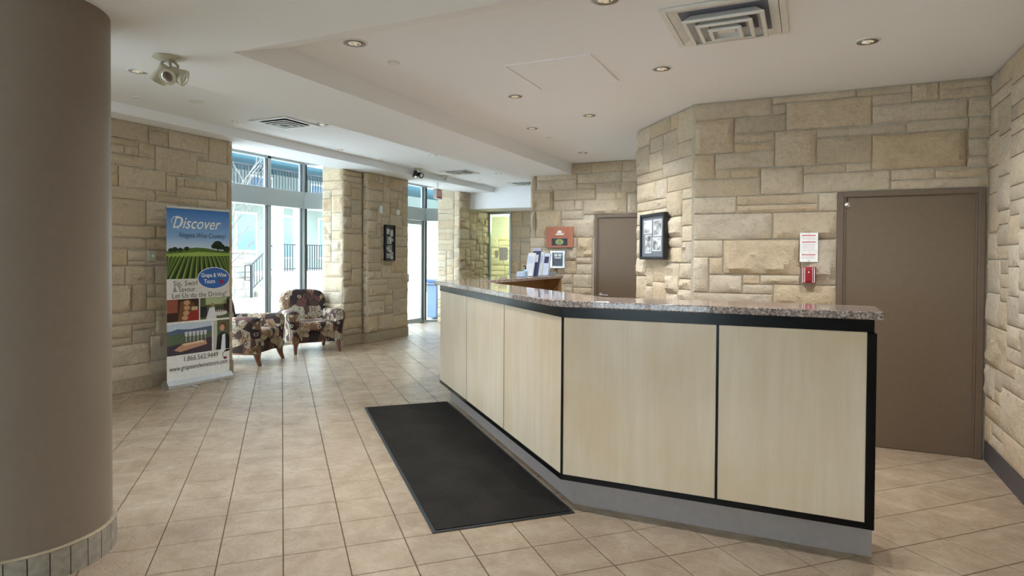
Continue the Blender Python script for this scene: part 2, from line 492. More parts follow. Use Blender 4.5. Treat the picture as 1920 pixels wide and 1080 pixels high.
def inside(poly, x, y):
    r = False
    for i in range(len(poly)):
        x0, y0 = poly[i]; x1, y1 = poly[i - 1]
        if (y0 > y) != (y1 > y) and x < (x1 - x0) * (y - y0) / (y1 - y0) + x0:
            r = not r
    return r
MAT_POLY = [(-4.047, 5.188), (-3.419, 5.768), (-1.25, 3.575), (-1.877, 2.976)]
cand = []; rest = []
for i in range(-40, 45):
    for j in range(-40, 45):
        c = T0 + TI * ((i + 0.5) * TS) + TD * ((j + 0.5) * TJ)
        if not (XMIN - 0.1 < c.x < XMAX + 0.2 and YMIN < c.y < YMAX + 1.5):
            continue
        if c.y > 6.15 and c.x > -1.1: continue
        if c.y > 9.1 and c.x > -3.8: continue
        if c.x < -7.1 and c.y < 5.8: continue
        q = to_px(c)
        vis = q is not None and -60 < q[0] < 1980 and 480 < q[1] < 1130
        if vis and (inside(COUNTER_FOOT, c.x, c.y) or inside([(-3.9, 5.2), (-3.5, 5.6), (-1.4, 3.5), (-1.8, 3.1)], c.x, c.y)):
            vis = False
        if vis and q[0] > 1060 and q[0] < 1635 and c.y > 3.9: vis = False
        if vis and q[0] > 830 and q[0] < 1060 and c.x + c.y > 2.5: vis = False
        if vis and q[0] < 205: vis = False
        (cand if vis else rest).append((c.length, c))
cand.sort(key=lambda t: t[0])
for d, c in cand[:300]:
    o = bpy.data.objects.new('tile', tile_me)
    o.location = c
    o.parent = floor
    COL.objects.link(o)
g = Geo()
for d, c in cand[300:] + rest:
    g.add([Vector(v) + c for v in _tg.v], _tg.f)
ft = P('tile_field', g, M_TILE, floor)
tag(ft, kind='stuff')

# ------------------------------------------------------------------ stone walls
def fill_rects(s0, s1, z0, z1, given=(), holes=(), seed=0, cell=0.05, wmax=13, hmax=6):
    rnd = random.Random(seed)
    nx = max(1, round((s1 - s0) / cell)); nz = max(1, round((z1 - z0) / cell))
    cx = (s1 - s0) / nx; cz = (z1 - z0) / nz
    occ = [[False] * nz for _ in range(nx)]
    for (a, b, c, d) in list(given) + list(holes):
        for i in range(nx):
            for k in range(nz):
                l, r = s0 + i * cx, s0 + (i + 1) * cx
                lo, hi = z0 + k * cz, z0 + (k + 1) * cz
                if min(r, c) - max(l, a) > 0.012 and min(hi, d) - max(lo, b) > 0.012:
                    occ[i][k] = True
    out = list(given)
    for k in range(nz):
        for i in range(nx):
            if occ[i][k]: continue
            w = rnd.choice([4, 5, 6, 8, 9, 10, 12, wmax]); h = rnd.choice([2, 2, 3, 3, 4, 4, 5, hmax])
            if w < 5: h = min(h, 4)
            ww = 0
            while ww < w and i + ww < nx and not occ[i + ww][k]: ww += 1
            if i + ww < nx and not occ[i + ww][k]:
                rem = 0
                while i + ww + rem < nx and not occ[i + ww + rem][k] and rem < 3: rem += 1
                if rem < 3: ww += rem
            hh = 1
            while hh < h and k + hh < nz and all(not occ[i + q][k + hh] for q in range(ww)): hh += 1
            if k + hh == nz - 1 and all(not occ[i + q][k + hh] for q in range(ww)): hh += 1
            for q in range(ww):
                for r in range(hh): occ[i + q][k + r] = True
            out.append((s0 + i * cx, z0 + k * cz, s0 + (i + ww) * cx, z0 + (k + hh) * cz))
    return out

def lay_stones(parent, origin, t, n, rects, rough=1.0, mat=None):
    """rock-faced stones: origin + s*t + z up, face standing out along n"""
    O, t, n = Vector(origin), Vector(t).normalized(), Vector(n).normalized()
    flip = t.cross(Vector((0, 0, 1))).dot(n) < 0
    j = 0.0036
    off = wloc(parent)
    for (a, b, c, d) in rects:
        a += j; b += j; c -= j; d -= j
        w, h = c - a, d - b
        if w < 0.012 or h < 0.012: continue
        nx = max(3, min(18, round(w / 0.042))); nz = max(3, min(9, round(h / 0.042)))
        ph = Vector((random.uniform(0, 50), random.uniform(0, 50), random.uniform(0, 50)))
        amp = rough * min(0.050, 0.010 + 0.15 * h) * random.uniform(0.7, 1.2)
        tl = random.uniform(-1, 1); tl2 = random.uniform(-1, 1)
        nx += 2; nz += 2
        eu, ev = min(0.2, 0.009 / w), min(0.2, 0.009 / h)
        V = []; F = []
        for i in range(nx + 1):
            for k in range(nz + 1):
                u = 0.0 if i == 0 else 1.0 if i == nx else eu + (1 - 2 * eu) * (i - 1) / max(1, nx - 2)
                v = 0.0 if k == 0 else 1.0 if k == nz else ev + (1 - 2 * ev) * (k - 1) / max(1, nz - 2)
                s, z = a + w * u, b + h * v
                edge = i in (0, nx) or k in (0, nz)
                if edge:
                    dp = 0.004
                else:
                    q = Vector((s * 7, z * 7, 0)) + ph
                    wq = q + Vector((noise.noise(q * 0.9 + Vector((3, 1, 7))), noise.noise(q * 0.9 + Vector((8, 2, 1))), 0)) * 1.1
                    f = 0.45 + 0.45 * noise.noise(q * 0.8) + 0.35 * noise.noise(q * 2.3)
                    cl = 0.5 + 0.9 * noise.cell(wq * 0.55) + 0.35 * noise.cell(wq * 1.2 + Vector((5, 5, 5)))
                    rim_ = i in (1, nx - 1) or k in (1, nz - 1)
                    jt = 0.003 if rim_ else 0.010
                    s += jt * noise.noise(q * 3.1); z += jt * noise.noise(q * 2.7 + Vector((9, 0, 0)))
                    dp = 0.007 + amp * max(0.0, 0.55 * f + 0.42 * cl + 0.25 * tl * (u - 0.5) + 0.25 * tl2 * (v - 0.5)) * (0.30 if rim_ else 1.0)
                V.append(O + t * s + Vector((0, 0, z)) + n * dp - off)
        m_ = nz + 1
        for i in range(nx):
            for k in range(nz):
                f = (i * m_ + k, (i + 1) * m_ + k, (i + 1) * m_ + k + 1, i * m_ + k + 1)
                F.append(f if not flip else f[::-1])
        ring = [i * m_ for i in range(nx + 1)] + [nx * m_ + k for k in range(1, nz + 1)] + [i * m_ + nz for i in range(nx - 1, -1, -1)] + [k for k in range(nz - 1, 0, -1)]
        bstart = len(V)
        for idx in ring:
            V.append(V[idx] - n * 0.022)
        L_ = len(ring)
        for q in range(L_):
            f = (ring[q], bstart + q, bstart + (q + 1) % L_, ring[(q + 1) % L_])
            F.append(f if not flip else f[::-1])
        me = bpy.data.meshes.new('stone')
        me.from_pydata([tuple(p) for p in V], [], F)
        me.materials.append(mat or M_STONE)
        for p in me.polygons[:nx * nz]:
            p.use_smooth = True
        me.set_sharp_from_angle(angle=0.45)
        o = bpy.data.objects.new('stone', me)
        o.parent = parent
        COL.objects.link(o)

MD = 0.006   # mortar face stands this far behind the stone plane
# wall with the large brown door
YD = 5.94
wall_door = P('wall_back', B((-0.97, YD + MD, 0), (1.40, YD + 0.22, 2.96)), M_MORTAR)
tag(wall_door, 'rough tan sandstone wall around the large brown door', 'wall', kind='structure')
DOORHOLE = (0.216, 0.0, 1.25, 2.092)
lay_stones(wall_door, (0, YD, 0), (1, 0, 0), (0, -1, 0), fill_rects(-0.955, 1.25, 0.0, 2.93, DOOR_STONES, [DOORHOLE], 3))

# right wall
XR = 1.253
wall_right = P('wall_right', B((XR + MD, -5.2, 0), (XR + 0.2, YD + MD, 2.96)), M_MORTAR)
tag(wall_right, 'pale rough sandstone wall running toward the camera on the right', 'wall', kind='structure')
lay_stones(wall_right, (XR, 0, 0), (0, 1, 0), (-1, 0, 0), fill_rects(2.9, YD, 0.15, 2.93, (), (), 11), 0.65)
bb = P('baseboard_right', B((XR - 0.012, -5.0, 0), (XR + MD, YD - 0.01, 0.15)), M_DARKBASE, bevel=0.003)
tag(bb, 'charcoal baseboard along the right stone wall', 'baseboard', kind='structure')

# angled pier wall with the framed pictures
A0 = Vector((-0.956, 5.965, 0)); A1 = Vector((-1.71, 6.92, 0))
ta = (A0 - A1).normalized(); na = Vector((-ta.y, ta.x, 0))
if na.y > 0: na = -na
LA = (A0 - A1).length
wall_angle = P('wall_back', Geo().prism([tuple((A0 - na * MD)[:2]), tuple((A1 - na * MD)[:2]), (-1.70, 9.2), (-0.95, 9.2)], 0, 2.96), M_MORTAR)
tag(wall_angle, 'angled pale stone wall carrying the grey framed photographs', 'wall', kind='structure')
lay_stones(wall_angle, A1, ta, na, fill_rects(0, LA, 0, 2.93, (), (), 21))

# back wall with the plaque and second door
YB = 8.93
wall_back = P('wall_back', B((-3.86, YB + MD, 0), (-1.68, YB + 0.25, 2.96)), M_MORTAR)
tag(wall_back, 'sandstone wall behind the counter with the terracotta plaque', 'wall', kind='structure')
lay_stones(wall_back, (0, YB, 0), (1, 0, 0), (0, -1, 0), fill_rects(-3.865, -1.72, 0, 2.93, BACK_STONES, [(-2.841, 0, -1.72, 2.162)], 31))
w = P('wall_back', B((-3.86, YB + 0.25, 0), (-3.66, 14.3, 2.96)), M_MORTAR)
tag(w, 'side of the corridor behind the plaque wall', 'wall', kind='structure')

# left wall behind the banner
XL = -6.906
wall_left = P('wall_left', Geo().box((-7.25, 2.2, 0), (XL - MD, 6.03, 3.2)).box((-7.25, -5.2, 0), (XL - MD, -4.2, 3.2)).box((-7.25, -4.2, 2.9), (XL - MD, 2.2, 3.2)).box((-7.25, -4.2, 0), (XL - MD, 2.2, 0.1)), M_MORTAR)
tag(wall_left, 'brown shaded sandstone wall behind the roll-up banner', 'wall', kind='structure')
lay_stones(wall_left, (XL, 0, 0), (0, 1, 0), (1, 0, 0), fill_rects(3.3, 6.03, 0.15, 3.03, LEFT_STONES, (), 41))
bb = P('baseboard_left', B((XL - MD, -5.0, 0), (XL + 0.022, 6.035, 0.15)), M_BASESTONE, bevel=0.004)
tag(bb, 'pale stone base course under the banner wall', 'baseboard', kind='structure')

# pier between window and glass door
pier = P('wall_left', Geo().prism([(-7.66, 8.6 + MD), (-7.21 - MD, 8.6 + MD), (-7.21 - MD, 9.12 + MD), (-7.10 - MD, 9.12 + MD), (-7.10 - MD, 10.37), (-7.66, 10.37)], 0, 3.2), M_MORTAR)
tag(pier, 'stepped sandstone pier between the window and the glass door', 'wall', kind='structure')
lay_stones(pier, (0, 8.6, 0), (1, 0, 0), (0, -1, 0), fill_rects(-7.66, -7.21, 0.17, 3.03, (), (), 51))
lay_stones(pier, (-7.21, 0, 0), (0, 1, 0), (1, 0, 0), fill_rects(8.6, 9.11, 0.17, 3.03, (), (), 52))
lay_stones(pier, (0, 9.12, 0), (1, 0, 0), (0, -1, 0), fill_rects(-7.205, -7.10, 0.17, 3.03, (), (), 53))
lay_stones(pier, (-7.10, 0, 0), (0, 1, 0), (1, 0, 0), fill_rects(9.12, 10.37, 0.17, 3.03, (), (), 54))
bb = P('baseboard_left', Geo().prism([(-7.66, 8.58), (-7.19, 8.58), (-7.19, 9.10), (-7.08, 9.10), (-7.08, 10.38), (-7.66, 10.38)], 0, 0.165), M_BASESTONE, bevel=0.004)
tag(bb, 'stone base course around the stepped pier', 'baseboard', kind='structure')

# far pier and wall beyond the glass door
XP3, YP3 = -7.223, 12.617
pier3 = P('wall_left', Geo().prism([(-7.80, YP3 + MD), (XP3 - MD, YP3 + MD), (XP3 - MD, 14.12), (-7.80, 14.12)], 0, 3.2), M_MORTAR)
tag(pier3, 'far sandstone pier right of the glass door', 'wall', kind='structure')
lay_stones(pier3, (0, YP3, 0), (1, 0, 0), (0, -1, 0), fill_rects(-7.80, XP3, 0, 3.03, (), (), 61))
lay_stones(pier3, (XP3, 0, 0), (0, 1, 0), (1, 0, 0), fill_rects(YP3, 14.06, 0, 3.03, (), [(13.07, 2.66, 14.1, 3.1)], 62))
wall_far = P('wall_back', B((-6.60, 14.09 + MD, 0), (-3.86, 14.3, 2.7)), M_MORTAR)
tag(wall_far, 'far stone wall at the end of the corridor', 'wall', kind='structure')
lay_stones(wall_far, (0, 14.09, 0), (1, 0, 0), (0, -1, 0), fill_rects(-6.60, -4.2, 0, 2.66, (), (), 63))
# room behind the green glass
rm = P('wall_back', B((-8.4, 16.0 + MD, 0), (-3.8, 16.2, 2.7)), M_MORTAR)
tag(rm, 'stone wall seen through the green tinted side panel', 'wall', kind='structure')
lay_stones(rm, (0, 16.0, 0), (1, 0, 0), (0, -1, 0), fill_rects(-8.2, -6.0, 0, 2.1, (), (), 64))
w = P('wall_left', B((-8.4, 14.12, 0), (-8.2, 16.0, 2.7)), M_PALE)
tag(w, 'painted side wall of the room behind the green panel', 'wall', kind='structure')
w = P('wall_right', B((-3.86, 14.3, 0), (-3.66, 16.2, 2.7)), M_PALE)
tag(w, 'painted right side of the room behind the green panel', 'wall', kind='structure')

# ------------------------------------------------------------------ ceiling
ZT, ZS, ZL, ZB = 2.935, 2.775, 3.14, 3.03
g = Geo()
g.box((-3.2, 3.0, ZT), (1.46, 9.3, 3.35))
g.box((-4.1, -5.2, ZS), (1.46, 2.8, 3.35))
g.box((-4.1, 2.8, ZS), (-3.2, 14.3, 3.35))
g.extr([(-3.2, 2.8, ZS), (-3.2, 3.25, ZT + 0.002), (-3.2, 2.8, 3.3)], (4.66, 0, 0))
g.box((-6.6, -5.2, ZL), (-4.1, 13.07, 3.35))
g.box((-7.3, -5.2, ZB), (-6.6, 13.07, 3.35))
g.box((-8.45, 5.9, 3.2), (-7.3, 14.2, 3.35))
g.box((-7.3, 13.07, 2.66), (-4.1, 16.2, 3.35))
g.box((-8.45, 14.12, 2.66), (-7.3, 16.2, 3.35))
ceil = P('ceiling', g, M_CEIL)
tag(ceil, 'white plaster ceiling with stepped soffits and raised tray', 'ceiling', kind='structure')

# front of the lobby behind the camera: plastered wall, with unseen glazing added to let daylight in
wf = P('wall_front', Geo().box((-7.2, -5.2, 0), (-4.0, -5.0, 3.2)).box((-1.6, -5.2, 0), (1.45, -5.0, 3.2)).box((-4.0, -5.2, 2.2), (-1.6, -5.0, 3.2)), M_PALE)
tag(wf, 'plastered front wall of the lobby behind the viewpoint', 'wall', kind='structure')
fr = empty('added_window_3', (-2.8, -5.1, 0), 'added glazing in the front wall behind the viewpoint, there for daylight', 'window', kind='structure')
for x in (-3.96, -2.8, -1.64):
    P('mullion', B((x - 0.04, -5.16, 0), (x + 0.04, -5.04, 2.2)), M_ALU, fr)
for z in (0.0, 2.12):
    P('rail', B((-4.0, -5.15, z), (-1.6, -5.05, z + 0.08)), M_ALU, fr)
for x0, x1 in ((-3.92, -2.84), (-2.76, -1.68)):
    P('pane', B((x0, -5.105, 0.08), (x1, -5.095, 2.12)), M_GLASS, fr)
lwin = empty('added_window_5', (-7.1, -1.0, 0), 'added row of tall unseen windows in the left wall nearer than the column', 'window', kind='structure')  # out-of-view windows, added to bring more daylight in from the left
for y in (-4.2, -2.6, -1.0, 0.6, 2.2):
    P('mullion', B((-7.14, y - 0.04, 0.1), (-7.02, y + 0.04, 2.9)), M_ALU, lwin)
for z in (0.1, 2.82):
    P('rail', B((-7.13, -4.2, z), (-7.03, 2.2, z + 0.08)), M_ALU, lwin)
for y in (-4.2, -2.6, -1.0, 0.6):
    P('pane', B((-7.085, y + 0.04, 0.18), (-7.075, y + 1.56, 2.82)), M_GLASS, lwin)

# ------------------------------------------------------------------ window and glass door bays
XW = -8.2
def bay(name, label, y0, yc, mull, head=3.2, door=None, diag=0.8):
    root = empty(name, (XW, yc, 0), label, 'window' if not door else 'glass door', kind='structure')
    dt = Vector((1, 1, 0)).normalized()
    dn = Vector((1, -1, 0)).normalized()
    C = Vector((XW, yc, 0))
    def dbox(nm, a, b, z0, z1, th, mat, off=0.0):
        o = C + dt * a - dn * (th / 2) + dn * off
        return P(nm, Geo().obox((o.x, o.y, z0), dt * (b - a), dn * th, (0, 0, z1 - z0)), mat, root)
    # transom, head, sill
    P('transom', B((XW - 0.06, y0, 2.377), (XW + 0.07, yc, 2.67)), M_ALU, root, bevel=0.004)
    dbox('transom', 0.0, diag, 2.377, 2.67, 0.13, M_ALU)
    P('head_rail', B((XW - 0.05, y0, head - 0.04), (XW + 0.05, yc, head)), M_ALU, root)
    dbox('head_rail', 0.0, diag, head - 0.04, head, 0.1, M_ALU)
    dbox('sill_rail', 0.0, diag, 0.0, 0.05, 0.1, M_ALU)
    P('corner_post', B((XW - 0.045, yc - 0.05, 0), (XW + 0.045, yc + 0.045, head)), M_ALU, root, bevel=0.004)
    P('gasket', B((XW + 0.0, yc - 0.068, 0.05), (XW + 0.04, yc - 0.05, head)), M_GASKET, root)
    dbox('gasket', 0.055, 0.075, 0.05, head, 0.06, M_GASKET)
    dbox('pane', 0.07, diag, 0.05, 2.377, 0.01, M_GLASS)
    dbox('pane', 0.07, diag, 2.67, head - 0.04, 0.01, M_GLASS)
    edges = [y0] + mull + [yc]
    for i, y in enumerate(mull):
        P('mullion', B((XW - 0.05, y - 0.02, 0), (XW + 0.05, y + 0.055, head)), M_ALU, root, bevel=0.004)
        P('gasket', B((XW, y - 0.036, 0.05), (XW + 0.045, y - 0.02, head)), M_GASKET, root)
    for i in range(len(edges) - 1):
        a, b = edges[i] + 0.05, edges[i + 1] - 0.03
        P('pane', B((XW - 0.005, a, 2.67), (XW + 0.005, b, head - 0.04)), M_GLASS, root)
        if door and i == len(edges) - 2:
            continue
        P('pane', B((XW - 0.005, a, 0.05), (XW + 0.005, b, 2.377)), M_GLASS, root)
        P('sill_rail', B((XW - 0.05, edges[i], 0), (XW + 0.05, edges[i + 1], 0.05)), M_ALU, root)
    return root

bay('window_1', 'tall aluminium window bay behind the armchairs', 5.95, 8.69, [6.9, 7.86])
gd = bay('window_2', 'aluminium glass door bay between the two stone piers', 10.3, 12.62, [11.80], door=True, diag=0.7)
leaf = P('door_leaf', Geo().box((XW - 0.025, 11.86, 0.012), (XW + 0.025, 11.94, 2.37)).box((XW - 0.025, 12.49, 0.012), (XW + 0.025, 12.57, 2.37)).box((XW - 0.025, 11.94, 0.012), (XW + 0.025, 12.49, 0.11)).box((XW - 0.025, 11.94, 2.28), (XW + 0.025, 12.49, 2.37)), M_ALU, gd)
P('pane', B((XW - 0.006, 11.94, 0.11), (XW + 0.006, 12.49, 2.28)), M_GLASS, leaf)
P('handle', Geo().tube([(XW + 0.03, 11.90, 0.98), (XW + 0.075, 11.90, 0.98), (XW + 0.075, 11.90, 1.14), (XW + 0.03, 11.90, 1.14)], 0.012), M_IRON, leaf)

# green glass side panel at the end of the corridor
gp = empty('window_4', (-6.9, 14.09, 0), 'narrow green tinted glass panel with aluminium post in the corridor', 'window', kind='structure')
P('frame_post', B((-7.235, 14.05, 0), (-7.17, 14.13, 2.66)), M_ALU, gp)
P('frame_post', B((-6.65, 14.07, 0), (-6.60, 14.12, 2.66)), M_ALU, gp)
P('head_rail', B((-7.17, 14.06, 2.60), (-6.65, 14.12, 2.66)), M_ALU, gp)
P('pane', B((-7.17, 14.088, 0), (-6.65, 14.098, 2.60)), M_GREENGLASS, gp)
for nm, (y, x0, x1, z0, z1), lab in (('paper_notice', (14.08, -6.93, -6.70, 1.46, 1.78), 'large blank white paper taped to the green glass panel'), ('paper_slip', (14.08, -7.05, -6.96, 1.52, 1.70), 'small white paper slip left of the larger sheet on green glass')):
    tag(P(nm, B((x0, y - 0.002, z0), (x1, y + 0.004, z1)), M_WHITE), lab, 'paper')

# ------------------------------------------------------------------ doors
def brown_door(name, label, x0, x1, ztop, y, clip=None, knob=True):
    root = empty(name, ((x0 + x1) / 2, y, 0), label, 'door', kind='structure')
    f = 0.045
    g = Geo()
    def jamb(xa, xb):
        return Geo().box((xa, y - 0.022, 0), (xb, y + 0.004, ztop))
    P('door_jamb', jamb(x0, x0 + f), M_DOORFRAME, root, bevel=0.004)
    P('door_jamb', jamb(x1 - f, x1), M_DOORFRAME, root, bevel=0.004)
    P('door_stop', B((x0 + f, y - 0.012, 0), (x0 + f + 0.018, y + MD, ztop - f)), M_DOORFRAME, root, bevel=0.003)
    P('door_stop', B((x1 - f - 0.018, y - 0.012, 0), (x1 - f, y + MD, ztop - f)), M_DOORFRAME, root, bevel=0.003)
    P('door_head', B((x0 + f, y - 0.022, ztop - f), (x1 - f, y + MD, ztop)), M_DOORFRAME, root, bevel=0.004)
    P('door_leaf', B((x0 + f + 0.018, y - 0.004, 0.008), (x1 - f - 0.018, y + 0.003, ztop - f)), M_DOOR, root, bevel=0.002)
    return root
d1 = brown_door('door_1', 'large plain brown door in the stone wall at right', 0.216, 1.225, 2.092, YD)
sen = P('door_viewer', Geo().lathe([(0.016, 0.0), (0.022, 0.006), (0.022, 0.014), (0.012, 0.02), (0.006, 0.022)], (0.29, YD, 1.985), (0, -1, 0), 20), M_CHROME, d1, smooth=True, angle=0.6)
P('door_viewer_hook', Geo().tube([(0.285, YD - 0.004, 2.012), (0.285, YD - 0.02, 2.022), (0.287, YD - 0.012, 2.036)], 0.004), M_IRON, d1)
d2 = brown_door('door_2', 'narrow brown door in the back wall behind the counter', -2.841, -1.93, 2.162, YB)
P('lever_handle', Geo().lathe([(0.026, 0), (0.026, 0.012), (0.012, 0.014), (0.012, 0.05)], (-2.74, YB, 1.0), (0, -1, 0), 16).tube([(-2.74, YB - 0.05, 1.0), (-2.62, YB - 0.05, 0.995)], 0.009), M_SILVER, d2, smooth=True, angle=0.6)

# ------------------------------------------------------------------ column
CC, CR = Vector((-3.60, 1.84, 0)), 0.395
colm = empty('column', CC, 'thick round taupe column at the left edge with a tiled base', 'column')
P('shaft', Geo().lathe([(CR, 0.0), (CR, ZS)], CC, (0, 0, 1), 96), M_COLUMN, colm, smooth=True, angle=0.6)
P('base_cap', Geo().lathe([(CR, 0.135), (CR + 0.016, 0.135), (CR + 0.018, 0.141), (CR + 0.012, 0.146), (CR, 0.147)], CC, (0, 0, 1), 96), M_BASESTONE, colm, smooth=True, angle=0.6)
NT_ = 30
M_COLTILE = plain('grey_base_tile', (150, 142, 130), 0.4, 0, 0.5, 0.2)
for k in range(NT_):
    a0 = 2 * math.pi * k / NT_ + 0.006; a1 = 2 * math.pi * (k + 1) / NT_ - 0.006
    V = []
    for i in range(4):
        a = a0 + (a1 - a0) * i / 3
        for r, z in ((CR, 0), (CR + 0.02, 0), (CR + 0.02, 0.135), (CR, 0.135)):
            V.append(CC + Vector((math.cos(a) * r, math.sin(a) * r, z)))
    F = [(0, 1, 2, 3), (15, 14, 13, 12)]
    for i in range(3):
        for q in range(4):
            F.append((i * 4 + q, (i + 1) * 4 + q, (i + 1) * 4 + (q + 1) % 4, i * 4 + (q + 1) % 4))
    P('base_tile', Geo().add(V, [f[::-1] for f in F]), M_COLTILE, colm)

# ------------------------------------------------------------------ reception counter
CA = Vector((0.315, 3.617)); CK = Vector((-1.351, 3.617)); CD = Vector((-3.577, 5.843)); CE = Vector((-3.577, 8.53))
S2 = math.sqrt(2)
def path_off(d):
    """front line of the counter moved inward by d (negative: outward)"""
    y = 3.617 + d
    c = (CK.x + CK.y) + d * S2
    k = (c - y, y)
    x = -3.577 + d
    return [(CA.x, y), k, (x, c - x), (x, CE.y)]
def strip(d0, d1, segs=(0, 1, 2), xend=0.0):
    a, b = path_off(d0), path_off(d1)
    a[0] = (a[0][0] + xend, a[0][1]); b[0] = (b[0][0] + xend, b[0][1])
    i0, i1 = segs[0], segs[-1] + 1
    return a[i0:i1 + 1] + b[i0:i1 + 1][::-1]
ctr = empty('reception_counter', (-1.35, 3.75, 0), 'angled reception counter with pale maple panels and black trim', 'counter')
P('toe_kick', Geo().prism(strip(0.106, 0.30), 0, 0.184), M_KICK, ctr)
P('carcass', Geo().prism(strip(0.016, 0.10, (0, 1), -0.012), 0.18, 1.238), M_BLACK, ctr)
P('carcass', Geo().prism(strip(0.016, 0.13, (2, 2)), 0.18, 1.238), M_COUNTERWOOD, ctr)
P('inner_back', Geo().prism(strip(0.11, 0.135, (0, 1), -0.012), 0.02, 1.238), M_COUNTERWOOD, ctr)
P('end_board', B((-3.445, 8.50, 0.0), (-3.2, 8.53, 1.238)), M_COUNTERWOOD, ctr)
P('bottom_trim', Geo().prism(strip(-0.004, 0.016, (0, 2), 0.0), 0.18, 0.212), M_BLACK, ctr, bevel=0.002)
P('top_band', Geo().prism(strip(-0.006, 0.016, (0, 2), -0.012), 1.171, 1.238), M_BLACK, ctr, bevel=0.002)
P('end_trim', B((0.272, 3.612, 0.18), (0.315, 3.70, 1.165)), M_BLACK, ctr, bevel=0.002)
P('end_panel', B((0.285, 3.70, 0.18), (0.303, 3.72, 1.238)), M_BLACK, ctr)
def panel(p, q, ga=0.005, gb=0.005):
    p, q = Vector(p), Vector(q)
    t = (q - p).normalized(); n = Vector((t.y, -t.x))
    if n.y > 0: n = -n
    if abs(t.x) < 1e-4: n = Vector((-1, 0))
    a = p + t * ga; L_ = (q - p).length - ga - gb
    o = a - n * 0.018
    P('front_panel', Geo().obox((o.x, o.y, 0.213), (t.x * L_, t.y * L_, 0), (n.x * 0.018, n.y * 0.018, 0), (0, 0, 0.957)), M_MAPLE, ctr, bevel=0.0015)
panel((0.272, 3.617), (-0.444, 3.617), 0.0, 0.007)
panel((-0.444, 3.617), tuple(CK), 0.007, 0.009)
P('corner_trim', Geo().prism([(CK.x + 0.012, 3.616), (CK.x - 0.0005, 3.6165), (CK.x - 0.009, 3.6265), (CK.x + 0.01, 3.64)], 0.2, 1.18), M_BLACK, ctr)
dd = (CD - CK).normalized()
for a, b in ((0.0, 1.069), (1.069, 2.12), (2.12, 3.148)):
    panel(tuple(CK + dd * a), tuple(CK + dd * b), 0.012 if a == 0 else 0.004, 0.004)
for a, b in ((0.0, 0.9), (0.9, 1.8), (1.8, 2.687)):
    panel((-3.577, 5.843 + a), (-3.577, 5.843 + b))
def seam(p, t, w=0.009):
    t = Vector(t).normalized(); n = Vector((t.y, -t.x))
    if n.y > 0: n = -n
    o = Vector(p) - t * (w / 2) - n * 0.012
    P('seam_strip', Geo().obox((o.x, o.y, 0.213), (t.x * w, t.y * w, 0), (n.x * 0.0124, n.y * 0.0124, 0), (0, 0, 0.957)), M_BLACK, ctr)
seam((-0.444, 3.617), (1, 0), 0.0135)
for a in (1.069, 2.12):
    seam(tuple(CK + dd * a), dd, 0.0078)
P('power_cord', Geo().tube([(-3.23, 8.496, 1.22), (-3.28, 8.494, 1.12), (-3.37, 8.493, 1.06), (-3.43, 8.493, 1.02), (-3.435, 8.493, 0.8)], 0.004, 6), M_IRON, ctr)

o1 = path_off(-0.07)
xi = -3.2; ci = (CK.x + CK.y) - 0.07 * S2 + 0.45 * S2; yi = 3.547 + 0.45
# rounded far tip
tip = Vector(o1[2])
poly = [(0.338, 3.547), (o1[1][0] + 0.05, 3.547), (o1[1][0] + 0.015, 3.552), (o1[1][0] - 0.02, o1[1][1] + 0.025)]
tipd = Vector((-1, 1)).normalized()
poly += [tuple(tip - tipd * 0.10), tuple(tip - tipd * 0.045 + Vector((-0.004, 0.0))), tuple(tip + Vector((-0.004, 0.035))), tuple(tip + Vector((0, 0.09)))]
poly += [(o1[2][0], 8.60), (xi, 8.60), (xi, ci - xi), (ci - yi, yi), (0.338, yi)]
top = P('granite_countertop', Geo().prism(poly, 1.238, 1.278), M_GRANITE, bevel=0.006, seg=3)
tag(top, 'polished speckled brown granite top of the reception counter', 'countertop')

# ------------------------------------------------------------------ mat
def sc(poly, k):
    c = Vector((sum(p[0] for p in poly) / 4, sum(p[1] for p in poly) / 4))
    return [tuple(c + (Vector(p) - c) * k) for p in poly]
def rect_mat(inset):
    o = Vector((-1.866, 2.976)); t = Vector((-1, 1)).normalized(); n = Vector((1, 1)).normalized()
    L_, W_ = 3.10, 0.87
    return [tuple(o + t * inset + n * inset), tuple(o + t * inset + n * (W_ - inset)), tuple(o + t * (L_ - inset) + n * (W_ - inset)), tuple(o + t * (L_ - inset) + n * inset)]
mt = empty('floor_mat', (-2.6, 4.4, 0), 'long black carpet mat lying in front of the counter', 'mat')
P('rubber_border', Geo().prism(rect_mat(0.0), 0.0005, 0.005), M_RUBBER, mt, bevel=0.002)
P('pile', Geo().prism(rect_mat(0.022), 0.005, 0.010), M_MAT, mt, bevel=0.002)

